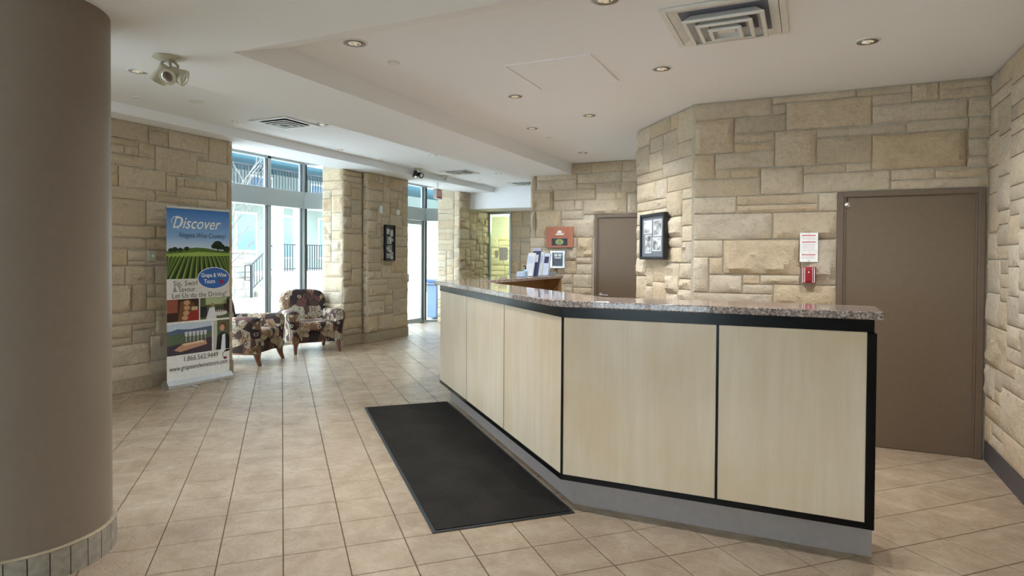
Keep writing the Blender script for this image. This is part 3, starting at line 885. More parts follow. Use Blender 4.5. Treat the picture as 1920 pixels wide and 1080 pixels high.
# ------------------------------------------------------------------ armchairs
def rounded(lo, hi, r, seg=4):
    return B(lo, hi), r, seg
def make_armchair(label):
    root = empty('armchair', (0, 0, 0), label, 'armchair', 'pair of patterned armchairs by the window')
    def RP(nm, g, mat, par, bev, seg=3):
        return P(nm, g, mat, par, bevel=bev, seg=seg, smooth=True, local=True)
    # front is -y, width along x
    RP('seat_base', B((-0.29, -0.36, 0.16), (0.29, 0.36, 0.33)), M_FABRIC, root, 0.02)
    RP('seat_cushion', B((-0.285, -0.40, 0.315), (0.285, 0.24, 0.475)), M_FABRIC, root, 0.055, 4)
    # back: rounded outline, leaning
    out = []
    for (x, z) in ((-0.31, 0.20), (-0.335, 0.60), (-0.345, 0.78), (-0.325, 0.88), (-0.25, 0.935), (-0.1, 0.955), (0.1, 0.955), (0.25, 0.935), (0.325, 0.88), (0.345, 0.78), (0.335, 0.60), (0.31, 0.20)):
        out.append((x, 0.20 + 0.20 * (z - 0.3), z))
    RP('backrest', Geo().extr(out, (0, 0.19, -0.02)), M_FABRIC, root, 0.05, 4)
    for s in (-1, 1):
        prof = [(0.275, 0.15), (0.275, 0.50), (0.265, 0.585), (0.285, 0.635), (0.335, 0.655), (0.385, 0.64), (0.415, 0.60), (0.42, 0.55), (0.40, 0.50), (0.378, 0.42), (0.365, 0.30), (0.36, 0.15)]
        V = []; n = len(prof)
        stations = [(-0.40, -0.02, 0.0), (-0.385, 0.0, 0.008), (-0.30, 0.01, 0.012), (-0.05, 0.0, 0.0), (0.2, -0.005, 0.0), (0.36, -0.02, -0.01)]
        for (y, dz, g_) in stations:
            for (x, z) in prof:
                zz = z + (dz if z > 0.4 else 0)
                V.append((s * (x + (g_ if x > 0.3 else -g_)), y, zz))
        F = []
        for i in range(len(stations) - 1):
            for q in range(n):
                q2 = (q + 1) % n
                f = (i * n + q, i * n + q2, (i + 1) * n + q2, (i + 1) * n + q)
                F.append(f if s < 0 else f[::-1])
        F.append(tuple(range(n)) if s > 0 else tuple(range(n - 1, -1, -1)))
        last = (len(stations) - 1) * n
        F.append(tuple(last + q for q in range(n - 1, -1, -1)) if s > 0 else tuple(last + q for q in range(n)))
        RP('arm', Geo().add(V, F), M_FABRIC, root, 0.015, 2)
    for sx in (-1, 1):
        for sy in (-1, 1):
            top_ = Vector((sx * 0.315, sy * 0.33 - (0.03 if sy < 0 else 0), 0.17))
            bot = top_ + Vector((sx * 0.015, sy * 0.05, -0.17))
            V = []
            for p, h in ((bot, 0.019), ((top_ + bot) / 2 + Vector((0, -sy * 0.008, 0)), 0.026), (top_, 0.038)):
                V += [p + Vector((a * h, b * h, 0)) for a, b in ((-1, -1), (1, -1), (1, 1), (-1, 1))]
            F = [(3, 2, 1, 0), (8, 9, 10, 11)]
            for k in (0, 4):
                for i in range(4):
                    j = (i + 1) % 4
                    F.append((k + i, k + j, k + 4 + j, k + 4 + i))
            P('leg', Geo().add(V, F), M_LEG, root, bevel=0.006, seg=2, smooth=True, local=True, angle=0.7)
    return root
def copy_tree(o, parent=None):
    c = o.copy(); COL.objects.link(c); c.parent = parent
    for ch in o.children:
        copy_tree(ch, c)
    return c
ch1 = make_armchair('patterned armchair seen from its side, half hidden by the banner wall')
ch2 = copy_tree(ch1)
ch2['label'] = 'patterned armchair facing the room in front of the stone pier'
def face(o, cx, cy, fx, fy):
    o.location = (cx, cy, 0)
    o.rotation_euler = (0, 0, math.atan2(fx, -fy))
# front legs: chair one (-6.837,6.583) (-7.246,7.23); chair two (-7.308,7.559) (-6.997,8.243)
for c_ in (ch1, ch2):
    c_.scale = (1.07, 1.07, 1.03)
face(ch1, -7.04 - 0.40 * 0.94, 6.80 - 0.40 * 0.34, 0.94, 0.34)
face(ch2, -7.05 - 0.40 * 0.86, 7.80 + 0.40 * 0.51, 0.86, -0.51)

# ------------------------------------------------------------------ roll-up banner
BL = Vector((-6.626, 4.879, 0)); BR = Vector((-6.576, 5.699, 0))
bt = (BR - BL).normalized(); BW = (BR - BL).length; bn = Vector((bt.y, -bt.x, 0))
ban = empty('roll_up_banner', (BL + BR) / 2, 'roll-up advertising banner with vineyard photo standing before the stone wall', 'banner')
ZBT, ZBB = 2.075, 0.06
def bp(a, f, d=0.0):
    """a across 0..1, f down 0..1"""
    p = BL + bt * (a * BW) + bn * d
    return Vector((p.x, p.y, ZBT + (ZBB - ZBT) * f))
sheet = P('printed_sheet', Geo().obox(bp(0, 1, -0.001), bt * BW, bn * 0.001, (0, 0, ZBT - ZBB)), M_WHITE, ban)
P('cassette_base', Geo().extr([bp(-0.02, 0, 0) * 1 - Vector((0, 0, ZBT)) + bn * v + Vector((0, 0, z)) for v, z in ((-0.09, 0.0), (0.06, 0.0), (0.055, 0.04), (0.02, 0.085), (-0.05, 0.085), (-0.09, 0.05))], bt * (BW * 1.04)), M_SILVER, ban, bevel=0.004)
for a in (0.3, 0.75):
    q = bp(a, 1, 0)
    P('foot', Geo().obox((q.x, q.y, 0.0), bt * 0.03, bn * 0.17, (0, 0, 0.008)), M_SILVER, ban)
P('top_rail', Geo().obox(bp(-0.005, 0, -0.008), bt * (BW * 1.01), bn * 0.016, (0, 0, 0.025)), M_SILVER, ban, bevel=0.003)
pt = bp(0.5, 0, -0.03)
P('support_pole', Geo().tube([(pt.x, pt.y, 0.06), (pt.x, pt.y, ZBT + 0.03)], 0.009, 10).tube([(pt.x, pt.y, ZBT + 0.028), (pt.x + 0.03 * bn.x, pt.y + 0.03 * bn.y, ZBT + 0.035)], 0.007, 8), M_SILVER, ban)
_lay = [0]
def flat(poly, mat, lay=1, name='print_area'):
    d = 0.0006 * lay
    g = Geo(); g.add([bp(a, f, d) for a, f in poly], [tuple(range(len(poly)))])
    o = P(name, g, mat, sheet)
    return o
def ink(r, g_, b): return plain('ink_%d_%d_%d' % (r, g_, b), (r, g_, b), 0.6, 0, 0.3, 0.05)
def ell(ca, cf, ra, rf, n=28):
    return [(ca + ra * math.cos(2 * math.pi * i / n), cf + rf * math.sin(2 * math.pi * i / n)) for i in range(n)]
def rc(a0, f0, a1, f1): return [(a0, f0), (a1, f0), (a1, f1), (a0, f1)]
# printed sky: blue fading to white toward the printed horizon
ts = NT('printed_sky_ink')
gz = ts.n('ShaderNodeSeparateXYZ'); ts.l(ts.pos(), gz.inputs[0])
mr = ts.n('ShaderNodeMapRange'); ts.l(gz.outputs[2], mr.inputs['Value']); mr.inputs['From Min'].default_value = 1.58; mr.inputs['From Max'].default_value = 2.07
ts.set(0.55, 0, 0.3, ts.ramp(mr.outputs[0], [(0, srgb(214, 224, 234)), (0.35, srgb(136, 174, 218)), (1, srgb(62, 116, 184))]))
flat(rc(0, 0, 1, 0.26), ts.m, 1)
flat([(0, 0.245), (0.2, 0.232), (0.45, 0.222), (0.6, 0.225), (0.8, 0.238), (1, 0.24), (1, 0.405), (0, 0.405)], ink(84, 112, 44), 2)
flat([(0, 0.262), (0.5, 0.247), (1, 0.255), (1, 0.27), (0, 0.28)], ink(150, 176, 84), 3)
for k in range(17):     # vine rows fanning out
    x = -0.35 + 0.1 * k
    top_a = 0.5 + (x - 0.45) * 0.62
    flat([(max(0, min(1, top_a)), 0.272), (max(0, min(1, top_a + 0.016)), 0.272), (max(0, min(1, x + 0.075)), 0.405), (max(0, min(1, x + 0.02)), 0.405)], ink(36, 54, 22), 4, 'vine_row')
    flat([(max(0, min(1, top_a + 0.018)), 0.272), (max(0, min(1, top_a + 0.026)), 0.272), (max(0, min(1, x + 0.1)), 0.405), (max(0, min(1, x + 0.08)), 0.405)], ink(158, 170, 92), 4, 'vine_row')
for a, f, r in ((0.80, 0.205, 0.085), (0.86, 0.215, 0.06), (0.74, 0.213, 0.05), (0.95, 0.228, 0.06), (0.12, 0.235, 0.045), (0.06, 0.24, 0.04), (0.3, 0.23, 0.04), (0.2, 0.237, 0.04)):
    flat(ell(a, f, r, r * BW / 2.0 * 0.75, 14), ink(40, 52, 34), 5, 'tree_print')
flat(rc(0.795, 0.21, 0.815, 0.247), ink(34, 34, 26), 5, 'tree_print')
flat(rc(0, 0.405, 1, 0.523), ink(226, 220, 214), 2)
def frm(a, f, d=0.0034):
    c = bp(a, f, d)
    return lambda x, y: c + bt * x + Vector((0, 0, y))
flat(ell(0.735, 0.405, 0.27, 0.066, 40), ink(232, 234, 240), 6, 'logo_oval')
flat(ell(0.735, 0.405, 0.258, 0.062, 40), ink(58, 104, 176), 7, 'logo_oval')
FX = 0.0052
lettering('lettering', 'Grape & Wine', 0.07, frm(0.735, 0.388, FX), M_WHITE, sheet, 0.345, 0, 0.0015)
lettering('lettering', 'Tours', 0.07, frm(0.66, 0.425, FX), M_WHITE, sheet, 0.15, 0, 0.0015)
for a, f in ((0.84, 0.423), (0.865, 0.423), (0.852, 0.431), (0.878, 0.431), (0.868, 0.439)):
    flat(ell(a, f, 0.016, 0.0065, 10), ink(176, 42, 66), 8, 'grape_print')
flat(ell(0.835, 0.414, 0.025, 0.006, 8), ink(70, 130, 60), 8, 'leaf_print')
lettering('lettering', 'Discover', 0.19, frm(0.47, 0.083), M_WHITE, sheet, 0.63, 0.35, 0.001)
g = Geo().tube([bp(a, f, 0.003) for a, f in ((0.16, 0.118), (0.2, 0.09), (0.22, 0.058), (0.17, 0.044), (0.1, 0.05), (0.065, 0.07), (0.08, 0.085))], 0.004, 5)
P('swash', g, M_WHITE, sheet)
lettering('lettering', 'Niagara Wine Country!', 0.085, frm(0.56, 0.152), ink(66, 78, 104), sheet, 0.62, 0.25)
DK = ink(72, 66, 68)
lettering('lettering', 'Sip, Swirl', 0.085, frm(0.28, 0.432), DK, sheet, 0.30)
lettering('lettering', '& Savour.', 0.085, frm(0.27, 0.467), DK, sheet, 0.29)
lettering('lettering', 'Let Us do the Driving!', 0.085, frm(0.51, 0.503), DK, sheet, 0.71)
# cellar photo
flat(rc(0.0, 0.523, 0.49, 0.652), ink(64, 40, 32), 2)
flat(rc(0.0, 0.523, 0.16, 0.60), ink(150, 84, 62), 3); flat([(0.16, 0.652), (0.2, 0.54), (0.32, 0.525), (0.42, 0.55), (0.42, 0.652)], ink(116, 78, 46), 3)
flat([(0.28, 0.652), (0.34, 0.605), (0.49, 0.585), (0.49, 0.652)], ink(150, 48, 42), 4)
for a, f in ((0.30, 0.545), (0.30, 0.575), (0.29, 0.605), (0.27, 0.632)):
    flat(ell(a, f, 0.05, 0.014, 14), ink(196, 150, 116), 5, 'barrel_print')
for a in (0.42, 0.45, 0.39): flat(ell(a, 0.58, 0.022, 0.012, 10), ink(204, 178, 140), 5, 'lamp_print')
# terrace photo
flat(rc(0.51, 0.523, 1.0, 0.652), ink(92, 100, 66), 2)
flat(rc(0.6, 0.525, 0.95, 0.565), ink(176, 186, 140), 3); flat(rc(0.51, 0.575, 0.62, 0.64), ink(44, 44, 44), 3); flat(rc(0.9, 0.54, 1.0, 0.62), ink(58, 40, 36), 3)
flat([(0.6, 0.652), (0.66, 0.585), (0.74, 0.578), (0.78, 0.652)], ink(224, 220, 226), 5); flat(ell(0.71, 0.566, 0.03, 0.011, 12), ink(176, 120, 92), 6)
flat(ell(0.83, 0.618, 0.13, 0.018, 16), ink(218, 214, 206), 4)
for k in range(6): flat(rc(0.76 + 0.03 * k, 0.575, 0.775 + 0.03 * k, 0.612), ink(52, 48, 42), 5)
# lake picnic photo
flat(rc(0.0, 0.664, 0.70, 0.845), ink(96, 108, 82), 2); flat(rc(0.0, 0.664, 0.70, 0.705), ink(196, 206, 218), 3)
flat([(0, 0.71), (0.15, 0.695), (0.35, 0.702), (0.7, 0.693), (0.7, 0.722), (0, 0.726)], ink(88, 104, 128), 4); flat([(0, 0.79), (0.7, 0.76), (0.7, 0.845), (0, 0.845)], ink(74, 62, 72), 4)
flat([(0.1, 0.815), (0.25, 0.78), (0.6, 0.775), (0.62, 0.80), (0.2, 0.828)], ink(196, 150, 120), 5); flat([(0.22, 0.785), (0.55, 0.772), (0.58, 0.785), (0.26, 0.795)], ink(224, 196, 160), 6)
for k in range(6):
    a = 0.29 + 0.06 * k
    flat([(a - 0.025, 0.715), (a + 0.025, 0.715), (a + 0.018, 0.742), (a - 0.018, 0.742)], ink(206, 206, 214), 5, 'glass_print'); flat(rc(a - 0.004, 0.742, a + 0.004, 0.775), ink(214, 214, 220), 5, 'glass_print')
# portrait photo
flat(rc(0.725, 0.664, 1.0, 0.845), ink(92, 98, 72), 2); flat(rc(0.725, 0.664, 0.79, 0.845), ink(190, 190, 176), 3)
flat([(0.77, 0.845), (0.79, 0.76), (0.86, 0.74), (0.95, 0.745), (1.0, 0.77), (1.0, 0.845)], ink(34, 34, 40), 4); flat([(0.85, 0.845), (0.875, 0.755), (0.925, 0.75), (0.93, 0.845)], ink(232, 230, 232), 5)
flat(ell(0.885, 0.705, 0.06, 0.027, 18), ink(112, 66, 44), 5); flat(ell(0.872, 0.712, 0.042, 0.02, 16), ink(208, 156, 128), 6)
# contact lines
lettering('lettering', '1.866.562.9449', 0.085, frm(0.53, 0.873), DK, sheet, 0.45)
lettering('lettering', 'www.grapeandwinetours.com', 0.08, frm(0.5, 0.922), DK, sheet, 0.76, 0.3)
flat([(0.90, 0.86), (0.94, 0.848), (1.0, 0.848), (1.0, 0.858), (0.95, 0.862)], ink(30, 28, 32), 3); 
P('pour_swirl', Geo().tube([bp(a, f, 0.002) for a, f in ((0.92, 0.858), (0.885, 0.872), (0.885, 0.89), (0.91, 0.902))], 0.003, 5), ink(60, 30, 40), sheet)
flat(ell(0.925, 0.9, 0.03, 0.008, 12), ink(140, 34, 52), 3)

# ------------------------------------------------------------------ wall items
def wall_frame(name, label, cat, c, t, n, w, h, depth, rim, m_rim, m_face, group=None):
    """framed flat thing on a wall; returns root, frame function on the face"""
    c, t, n = Vector(c), Vector(t).normalized(), Vector(n).normalized()
    root = empty(name, c - n * 0.0, label, cat, group)
    up = Vector((0, 0, 1))
    def fr_(x, y, d=0.0):
        return c + t * x + up * y + n * d
    if rim > 0:
        for (x0, y0, x1, y1) in ((-w / 2, -h / 2, -w / 2 + rim, h / 2), (w / 2 - rim, -h / 2, w / 2, h / 2), (-w / 2 + rim, h / 2 - rim, w / 2 - rim, h / 2), (-w / 2 + rim, -h / 2, w / 2 - rim, -h / 2 + rim)):
            P('frame_rail', Geo().obox(fr_(x0, y0), t * (x1 - x0), up * (y1 - y0), n * depth), m_rim, root, bevel=min(0.006, rim * 0.25))
    b = P('backing', Geo().obox(fr_(-w / 2 + rim, -h / 2 + rim), t * (w - 2 * rim), up * (h - 2 * rim), n * (depth * (0.6 if rim > 0 else 1.0))), m_face, root)
    return root, b, (lambda x, y, d=0.0: fr_(x, y, depth * (0.6 if rim > 0 else 1.0) + 0.001 + d))
def patch(fr_, x0, y0, x1, y1, mat, par, name='photo_print', d=0.0):
    g = Geo(); g.add([fr_(x0, y0, d), fr_(x1, y0, d), fr_(x1, y1, d), fr_(x0, y1, d)], [(0, 1, 2, 3)])
    return P(name, g, mat, par)
def bwphoto(name, seed):
    t = NT(name)
    f = t.noise(t.pos((1, 1, 1.6), (0, 0, seed)), 7 + seed, 2, 0.5, 0.3)
    return t.set(0.5, 0, 0.3, t.ramp(f, [(0.32, srgb(92, 92, 92)), (0.46, srgb(150, 150, 148)), (0.62, srgb(204, 204, 202))]))
M_GREYMAT = plain('grey_picture_mount', (104, 107, 112), 0.6)
M_PBORDER = plain('photo_border_grey', (196, 197, 198), 0.5)
M_BLKFRAME = plain('black_picture_frame', (30, 30, 32), 0.3)
BWP = [bwphoto('old_photo_print_%d' % i, i * 1.7) for i in range(4)]
# frame on the angled wall
PA = Vector((-1.39, 6.515, 1.755)) + na * 0.035
fr1, fb, ff = wall_frame('picture_frame', 'black frame with four old photographs on grey mount on the angled stone wall', 'picture frame', PA, ta, na, 0.56, 0.47, 0.05, 0.03, M_BLKFRAME, M_GREYMAT)
for i, (x0, y0, x1, y1) in enumerate(((-0.21, 0.03, -0.02, 0.17), (0.01, 0.0, 0.20, 0.17), (-0.18, -0.17, -0.03, 0.02), (-0.01, -0.15, 0.19, -0.01))):
    pw = patch(ff, x0, y0, x1, y1, M_PBORDER, fb, 'photo_border')
    patch(ff, x0 + 0.012, y0 + 0.012, x1 - 0.012, y1 - 0.012, BWP[i], pw, 'photo_print', 0.001)
# frame on the pier
PP = Vector((-7.10 + 0.035, 9.70, 1.79))
fr2, fb, ff = wall_frame('picture_frame', 'tall black collage frame of small photographs on the stone pier', 'picture frame', PP, (0, 1, 0), (1, 0, 0), 0.30, 0.66, 0.05, 0.018, M_BLKFRAME, M_BLKFRAME)
for i, (x0, y0, x1, y1) in enumerate(((-0.10, 0.16, -0.01, 0.26), (0.01, 0.12, 0.10, 0.24), (-0.08, -0.02, 0.05, 0.11), (0.06, 0.03, 0.115, 0.08), (-0.06, -0.17, 0.06, -0.05), (-0.105, -0.13, -0.065, -0.08), (-0.10, -0.28, 0.0, -0.20), (0.01, -0.30, 0.105, -0.17))):
    pw = patch(ff, x0, y0, x1, y1, M_PBORDER, fb, 'photo_border')
    patch(ff, x0 + 0.012, y0 + 0.012, x1 - 0.012, y1 - 0.012, BWP[i % 4], pw, 'photo_print', 0.001)
# terracotta plaque
M_TERRA = plain('terracotta_plaque', (170, 108, 84), 0.55, 0, 0.4, 0.05)
pl, pb, ff = wall_frame('plaque', 'square terracotta plaque with white sunrise logo above a dark crest panel', 'plaque', (-3.364, YB - 0.04, 1.84), (1, 0, 0), (0, -1, 0), 0.43, 0.305, 0.025, 0.0, M_TERRA, M_TERRA)
def shape(fr_, pts, mat, par, name, d=0.0):
    g = Geo(); g.add([fr_(x, y, d) for x, y in pts], [tuple(range(len(pts)))]); return P(name, g, mat, par)
shape(ff, [(0.0 + 0.036 * math.cos(a), 0.062 + 0.036 * math.sin(a)) for a in [math.pi * i / 12 for i in range(13)]], M_WHITE, pb, 'sun_emblem')
for i in range(7):
    a = math.pi * (i + 0.5) / 7
    c_, s_ = math.cos(a), math.sin(a)
    shape(ff, [(0.040 * c_ - 0.004 * s_, 0.062 + 0.040 * s_ + 0.004 * c_), (0.040 * c_ + 0.004 * s_, 0.062 + 0.040 * s_ - 0.004 * c_), (0.048 * c_, 0.062 + 0.048 * s_)], M_WHITE, pb, 'sun_ray')
shape(ff, [(-0.062, 0.052), (0.05, 0.052), (0.075, 0.062), (0.066, 0.044), (0.05, 0.034), (-0.055, 0.034)], M_WHITE, pb, 'emblem_band')
M_PLINK = plain('plaque_bronze_ink', (120, 92, 62), 0.5)
for k in range(9):
    x = -0.105 + 0.024 * k
    patch(ff, x, -0.004, x + 0.017, 0.008, M_PLINK, pb, 'faded_lettering')
patch(ff, -0.125, -0.125, 0.125, -0.02, plain('plaque_dark_panel', (34, 34, 40), 0.4), pb, 'crest_panel')
shape(ff, [(0.075 * math.cos(2 * math.pi * i / 24) * (1.0 if i % 2 else 0.72), -0.072 + 0.05 * math.sin(2 * math.pi * i / 24) * (1.0 if i % 2 else 0.72)) for i in range(24)], plain('crest_gold', (164, 158, 96), 0.5), pb, 'crest', 0.001)
shape(ff, [(0.03 * math.cos(2 * math.pi * i / 12), -0.076 + 0.03 * math.sin(2 * math.pi * i / 12)) for i in range(12)], plain('crest_green', (108, 140, 98), 0.5), pb, 'crest', 0.002)
# silver award
aw, ab, ff = wall_frame('award_plaque', 'small silver framed black award plaque below the terracotta one', 'plaque', (-3.39, YB - 0.04, 1.507), (1, 0, 0), (0, -1, 0), 0.235, 0.265, 0.025, 0.035, M_SILVER, plain('award_black', (38, 38, 44), 0.25))
shape(ff, [(-0.07, 0.085), (0.07, 0.085), (0.045, 0.015), (-0.045, 0.015)], M_SILVER, ab, 'award_shield')
shape(ff, [(-0.062, 0.078), (0.062, 0.078), (0.04, 0.02), (-0.04, 0.02)], M_IRON, ab, 'award_shield', 0.001)
for cx in (-0.027, 0.027):
    shape(ff, [(cx + 0.024 * math.cos(2 * math.pi * i / 14), 0.06 + 0.012 * math.sin(2 * math.pi * i / 14)) for i in range(14)], M_WHITE, ab, 'award_emblem', 0.002)
patch(ff, -0.04, 0.028, 0.04, 0.038, M_WHITE, ab, 'award_emblem', 0.002)
# fire notice and call point
nt, nb, ff = wall_frame('fire_notice', 'white notice card with red headings on the stone left of the brown door', 'notice', (0.003, YD - 0.042, 1.633), (1, 0, 0), (0, -1, 0), 0.138, 0.245, 0.008, 0.0, M_WHITE, M_WHITE)
for y, k in ((0.10, 7), (0.045, 8), (-0.062, 8)):
    for i in range(k):
        wd = 0.104 / k
        patch(ff, -0.052 + wd * i, y - 0.005, -0.052 + wd * (i + 0.78), y + 0.005, M_PINKINK, nb, 'red_heading')
M_FAINT = plain('faint_pink_ink', (220, 186, 190), 0.6)
for y in (0.08, 0.07, 0.025, 0.012, -0.001, -0.014, -0.028, -0.08, -0.09):
    patch(ff, -0.048, y - 0.0016, 0.046, y + 0.0016, M_FAINT, nb, 'fine_print')
for y in (0.114, -0.114):
    P('screw', Geo().lathe([(0.003, 0), (0.003, 0.002)], ff(0.0, y), (0, -1, 0), 8), M_IRON, nt)
fa = empty('fire_alarm_pull', (0.005, YD - 0.04, 1.40), 'red fire alarm pull station under the notice card', 'fire alarm')
P('housing', B((-0.050, YD - 0.08, 1.331), (0.060, YD - 0.02, 1.469)), M_RED, fa, bevel=0.006)
P('lever', B((-0.022, YD - 0.092, 1.35), (0.032, YD - 0.08, 1.45)), M_RED, fa, bevel=0.004)
for x in (-0.040, -0.026, 0.034, 0.048):
    P('white_stripe', B((x - 0.0025, YD - 0.0815, 1.338), (x + 0.0025, YD - 0.0802, 1.462)), M_WHITE, fa)
P('button', Geo().lathe([(0.006, 0), (0.006, 0.003)], (0.005, YD - 0.092, 1.425), (0, -1, 0), 10), M_WHITE, fa)
# switches on the left wall and pier
sw = empty('wall_switch', (XL, 4.875, 1.52), 'grey switch box on the stone beside the banner', 'switch')
P('box', B((XL + 0.0, 4.83, 1.465), (XL + 0.05, 4.92, 1.583)), plain('grey_switch', (176, 176, 160), 0.5), sw, bevel=0.006)
P('toggle', B((XL + 0.05, 4.865, 1.51), (XL + 0.058, 4.885, 1.54)), M_WHITEPL, sw)
tag(P('thermostat', B((-7.10, 9.42, 2.32), (-7.055, 9.51, 2.46)), M_WHITEPL, bevel=0.006), 'small white thermostat box high on the stone pier', 'thermostat')
tag(P('door_chime', Geo().lathe([(0.055, 0), (0.06, 0.02), (0.052, 0.04), (0.02, 0.046)], (-7.10, 10.0, 2.375), (1, 0, 0), 20), M_WHITEPL, smooth=True, angle=0.6), 'round white chime near the edge of the stone pier', 'chime')

# ------------------------------------------------------------------ on the counter
M_LEAF = [plain('brochure_paper_%d' % i, c, 0.35) for i, c in enumerate(((196, 204, 222), (58, 62, 92), (206, 214, 216), (176, 182, 206), (220, 222, 226)))]
bh = empty('brochure_rack', (-3.42, 8.2, 1.278), 'low clear rack holding the brochures at the far counter end', 'rack')
P('tray', B((-3.52, 7.78, 1.2785), (-3.28, 8.56, 1.284)), M_GLASS, bh)
P('rear_lip', B((-3.52, 8.54, 1.284), (-3.28, 8.56, 1.33)), plain('grey_granite_lip', (140, 136, 132), 0.4), bh)
LABB = ['white brochure stack leaning at the left of the rack', 'dark blue brochure behind the white stack on the counter', 'tall lilac brochure in the middle of the rack', 'pale green brochure leaning right of the middle', 'white leaflet leaning alone at the right of the rack']
for i, (y, x, h_, mi) in enumerate(((7.84, -3.42, 0.33, 4), (7.96, -3.40, 0.36, 1), (8.02, -3.43, 0.40, 3), (8.14, -3.41, 0.35, 2), (8.36, -3.40, 0.33, 0))):
    up = Vector((0.0, math.sin(0.34), math.cos(0.34)))
    o = Vector((x - 0.05, y, 1.2845))
    br = empty('brochure', o, LABB[i], 'brochure', 'brochures standing on the counter')
    P('booklet', Geo().obox(o, (0.10, 0, 0), Vector((0, 0.05, 0)), up * h_), M_LEAF[mi], br, bevel=0.002)
    c0 = o + Vector((0.0, -0.001, 0)) + up * (h_ * 0.55)
    P('cover_print', Geo().add([c0 + Vector((0.01, 0, 0)), c0 + Vector((0.09, 0, 0)), c0 + Vector((0.09, 0, 0)) + up * h_ * 0.3, c0 + Vector((0.01, 0, 0)) + up * h_ * 0.3], [(0, 1, 2, 3)]), M_LEAF[(mi + 1) % 5], br)
sb = empty('pump_bottle', (-3.40, 7.70, 1.278), 'small blue pump bottle with black top beside the brochures', 'bottle')
P('body', Geo().lathe([(0.03, 0), (0.032, 0.01), (0.032, 0.075), (0.014, 0.09), (0.012, 0.1)], (-3.40, 7.70, 1.2785), (0, 0, 1), 16), plain('pale_blue_bottle', (150, 186, 204), 0.3), sb, smooth=True, angle=0.7)
P('pump', Geo().lathe([(0.012, 0), (0.012, 0.02), (0.006, 0.022), (0.006, 0.04)], (-3.40, 7.70, 1.3785), (0, 0, 1), 10).box((-3.43, 7.695, 1.41), (-3.395, 7.705, 1.425)), M_IRON, sb)
tag(P('tissue_pack', B((-3.44, 7.50, 1.2785), (-3.36, 7.60, 1.35)), plain('pale_blue_pack', (190, 206, 230), 0.5), bevel=0.006), 'pale blue tissue pack left of the pump bottle', 'tissue pack')

# ------------------------------------------------------------------ ceiling fittings
def downlight(x, y, z, r, label, lit=True, power=1.0):
    root = empty('downlight', (x, y, z), label, 'downlight', 'recessed ceiling downlights')
    P('trim_ring', Geo().lathe([(r * 0.84, 0.001), (r * 0.86, -0.006), (r, -0.004), (r * 1.02, 0.0), (r * 0.98, 0.002)], (x, y, z), (0, 0, 1), 28), M_WHITEPL, root, smooth=True, angle=0.8)
    P('reflector', Geo().lathe([(r * 0.84, -0.0065), (r * 0.7, -0.0062), (r * 0.45, -0.0058), (r * 0.3, -0.0055)], (x, y, z), (0, 0, 1), 28), M_CHROME, root, smooth=True)
    P('lamp', Geo().lathe([(r * 0.5, -0.0062), (r * 0.44, -0.009), (r * 0.2, -0.011)], (x, y, z), (0, 0, 1), 16), M_BULB, root, smooth=True)
    for k in range(3):
        a_ = k * 2.1 + 0.5
        P('lamp_facet', Geo().lathe([(r * 0.09, -0.010), (r * 0.07, -0.013)], (x + r * 0.28 * math.cos(a_), y + r * 0.28 * math.sin(a_), z), (0, 0, 1), 8), M_IRON if k == 0 else M_SILVER, root)
    if lit:
        ld = bpy.data.lights.new('lamp_light', 'SPOT')
        ld.energy = SPOT_W * power
        ld.color = (0.90, 0.95, 1.0)
        ld.spot_size = math.radians(142); ld.spot_blend = 0.9
        ld.shadow_soft_size = 0.06
        lo = bpy.data.objects.new('lamp_light', ld)
        lo.location = (0, 0, -0.03)
        lo.parent = root
        COL.objects.link(lo)
    return root
TRAY = [(-2.714, 3.348, 0.085, 'large chrome downlight near the corner of the raised tray'),
        (0.328, 4.669, 0.075, 'chrome downlight nearest the large brown door'),
        (-0.996, 4.723, 0.075, 'chrome downlight just past the big square air diffuser'),
        (-2.324, 5.018, 0.07, 'chrome downlight left of the ceiling access panel'),
        (-2.725, 6.327, 0.07, 'chrome downlight beside the soffit, second from the plaque wall'),
        (-1.967, 5.983, 0.07, 'chrome downlight before the angled picture wall'),
        (-2.736, 8.063, 0.07, 'chrome downlight closest to the plaque wall'),
        (-1.013, 3.341, 0.085, 'large downlight cut by the top edge above the counter')]
for x, y, r, lab in TRAY:
    downlight(x, y, ZT, r, lab)
for x, y, lab in ((-5.324, 3.65, 'half hidden downlight beside the column above the soffit edge'), (-5.357, 6.014, 'half hidden downlight right of the long air vent'), (-5.362, 8.52, 'half hidden downlight above the twin spotlight by the door'), (-5.386, 10.898, 'farthest half hidden downlight along the soffit edge')):
    downlight(x, y, ZL, 0.085, lab, True, 0.12)
for x, y, lab in ((-6.243, 5.499, 'small downlight left of the long air vent'), (-6.387, 7.553, 'small downlight before the stone pier'), (-6.187, 11.648, 'small downlight near the far vents'), (-6.3, 12.6, 'small downlight at the end of the left ceiling')):
    downlight(x, y, ZL, 0.05, lab, False)
def cover(x, y, z, r, label):
    o = P('sprinkler_cover', Geo().lathe([(r, 0.0), (r, -0.004), (r * 0.94, -0.009), (r * 0.3, -0.010)], (x, y, z), (0, 0, 1), 24), M_WHITEPL, smooth=True, angle=0.5)
    tag(o, label, 'sprinkler cover', 'round ceiling covers')
for x, y, z, r, lab in ((-2.73, 3.801, ZT, 0.045, 'white round cover behind the large tray downlight'), (-2.758, 6.91, ZT, 0.04, 'white round cover near the plaque wall'), (-5.803, 4.616, ZL, 0.07, 'white round cover on the left ceiling past the column'), (-6.201, 4.25, ZL, 0.045, 'small white cover close to the column and the banner wall'), (-6.376, 8.562, ZL, 0.045, 'small white cover above the stone pier'), (-6.234, 9.268, ZL, 0.07, 'white cover left of the twin spotlight')):
    cover(x, y, z, r, lab)

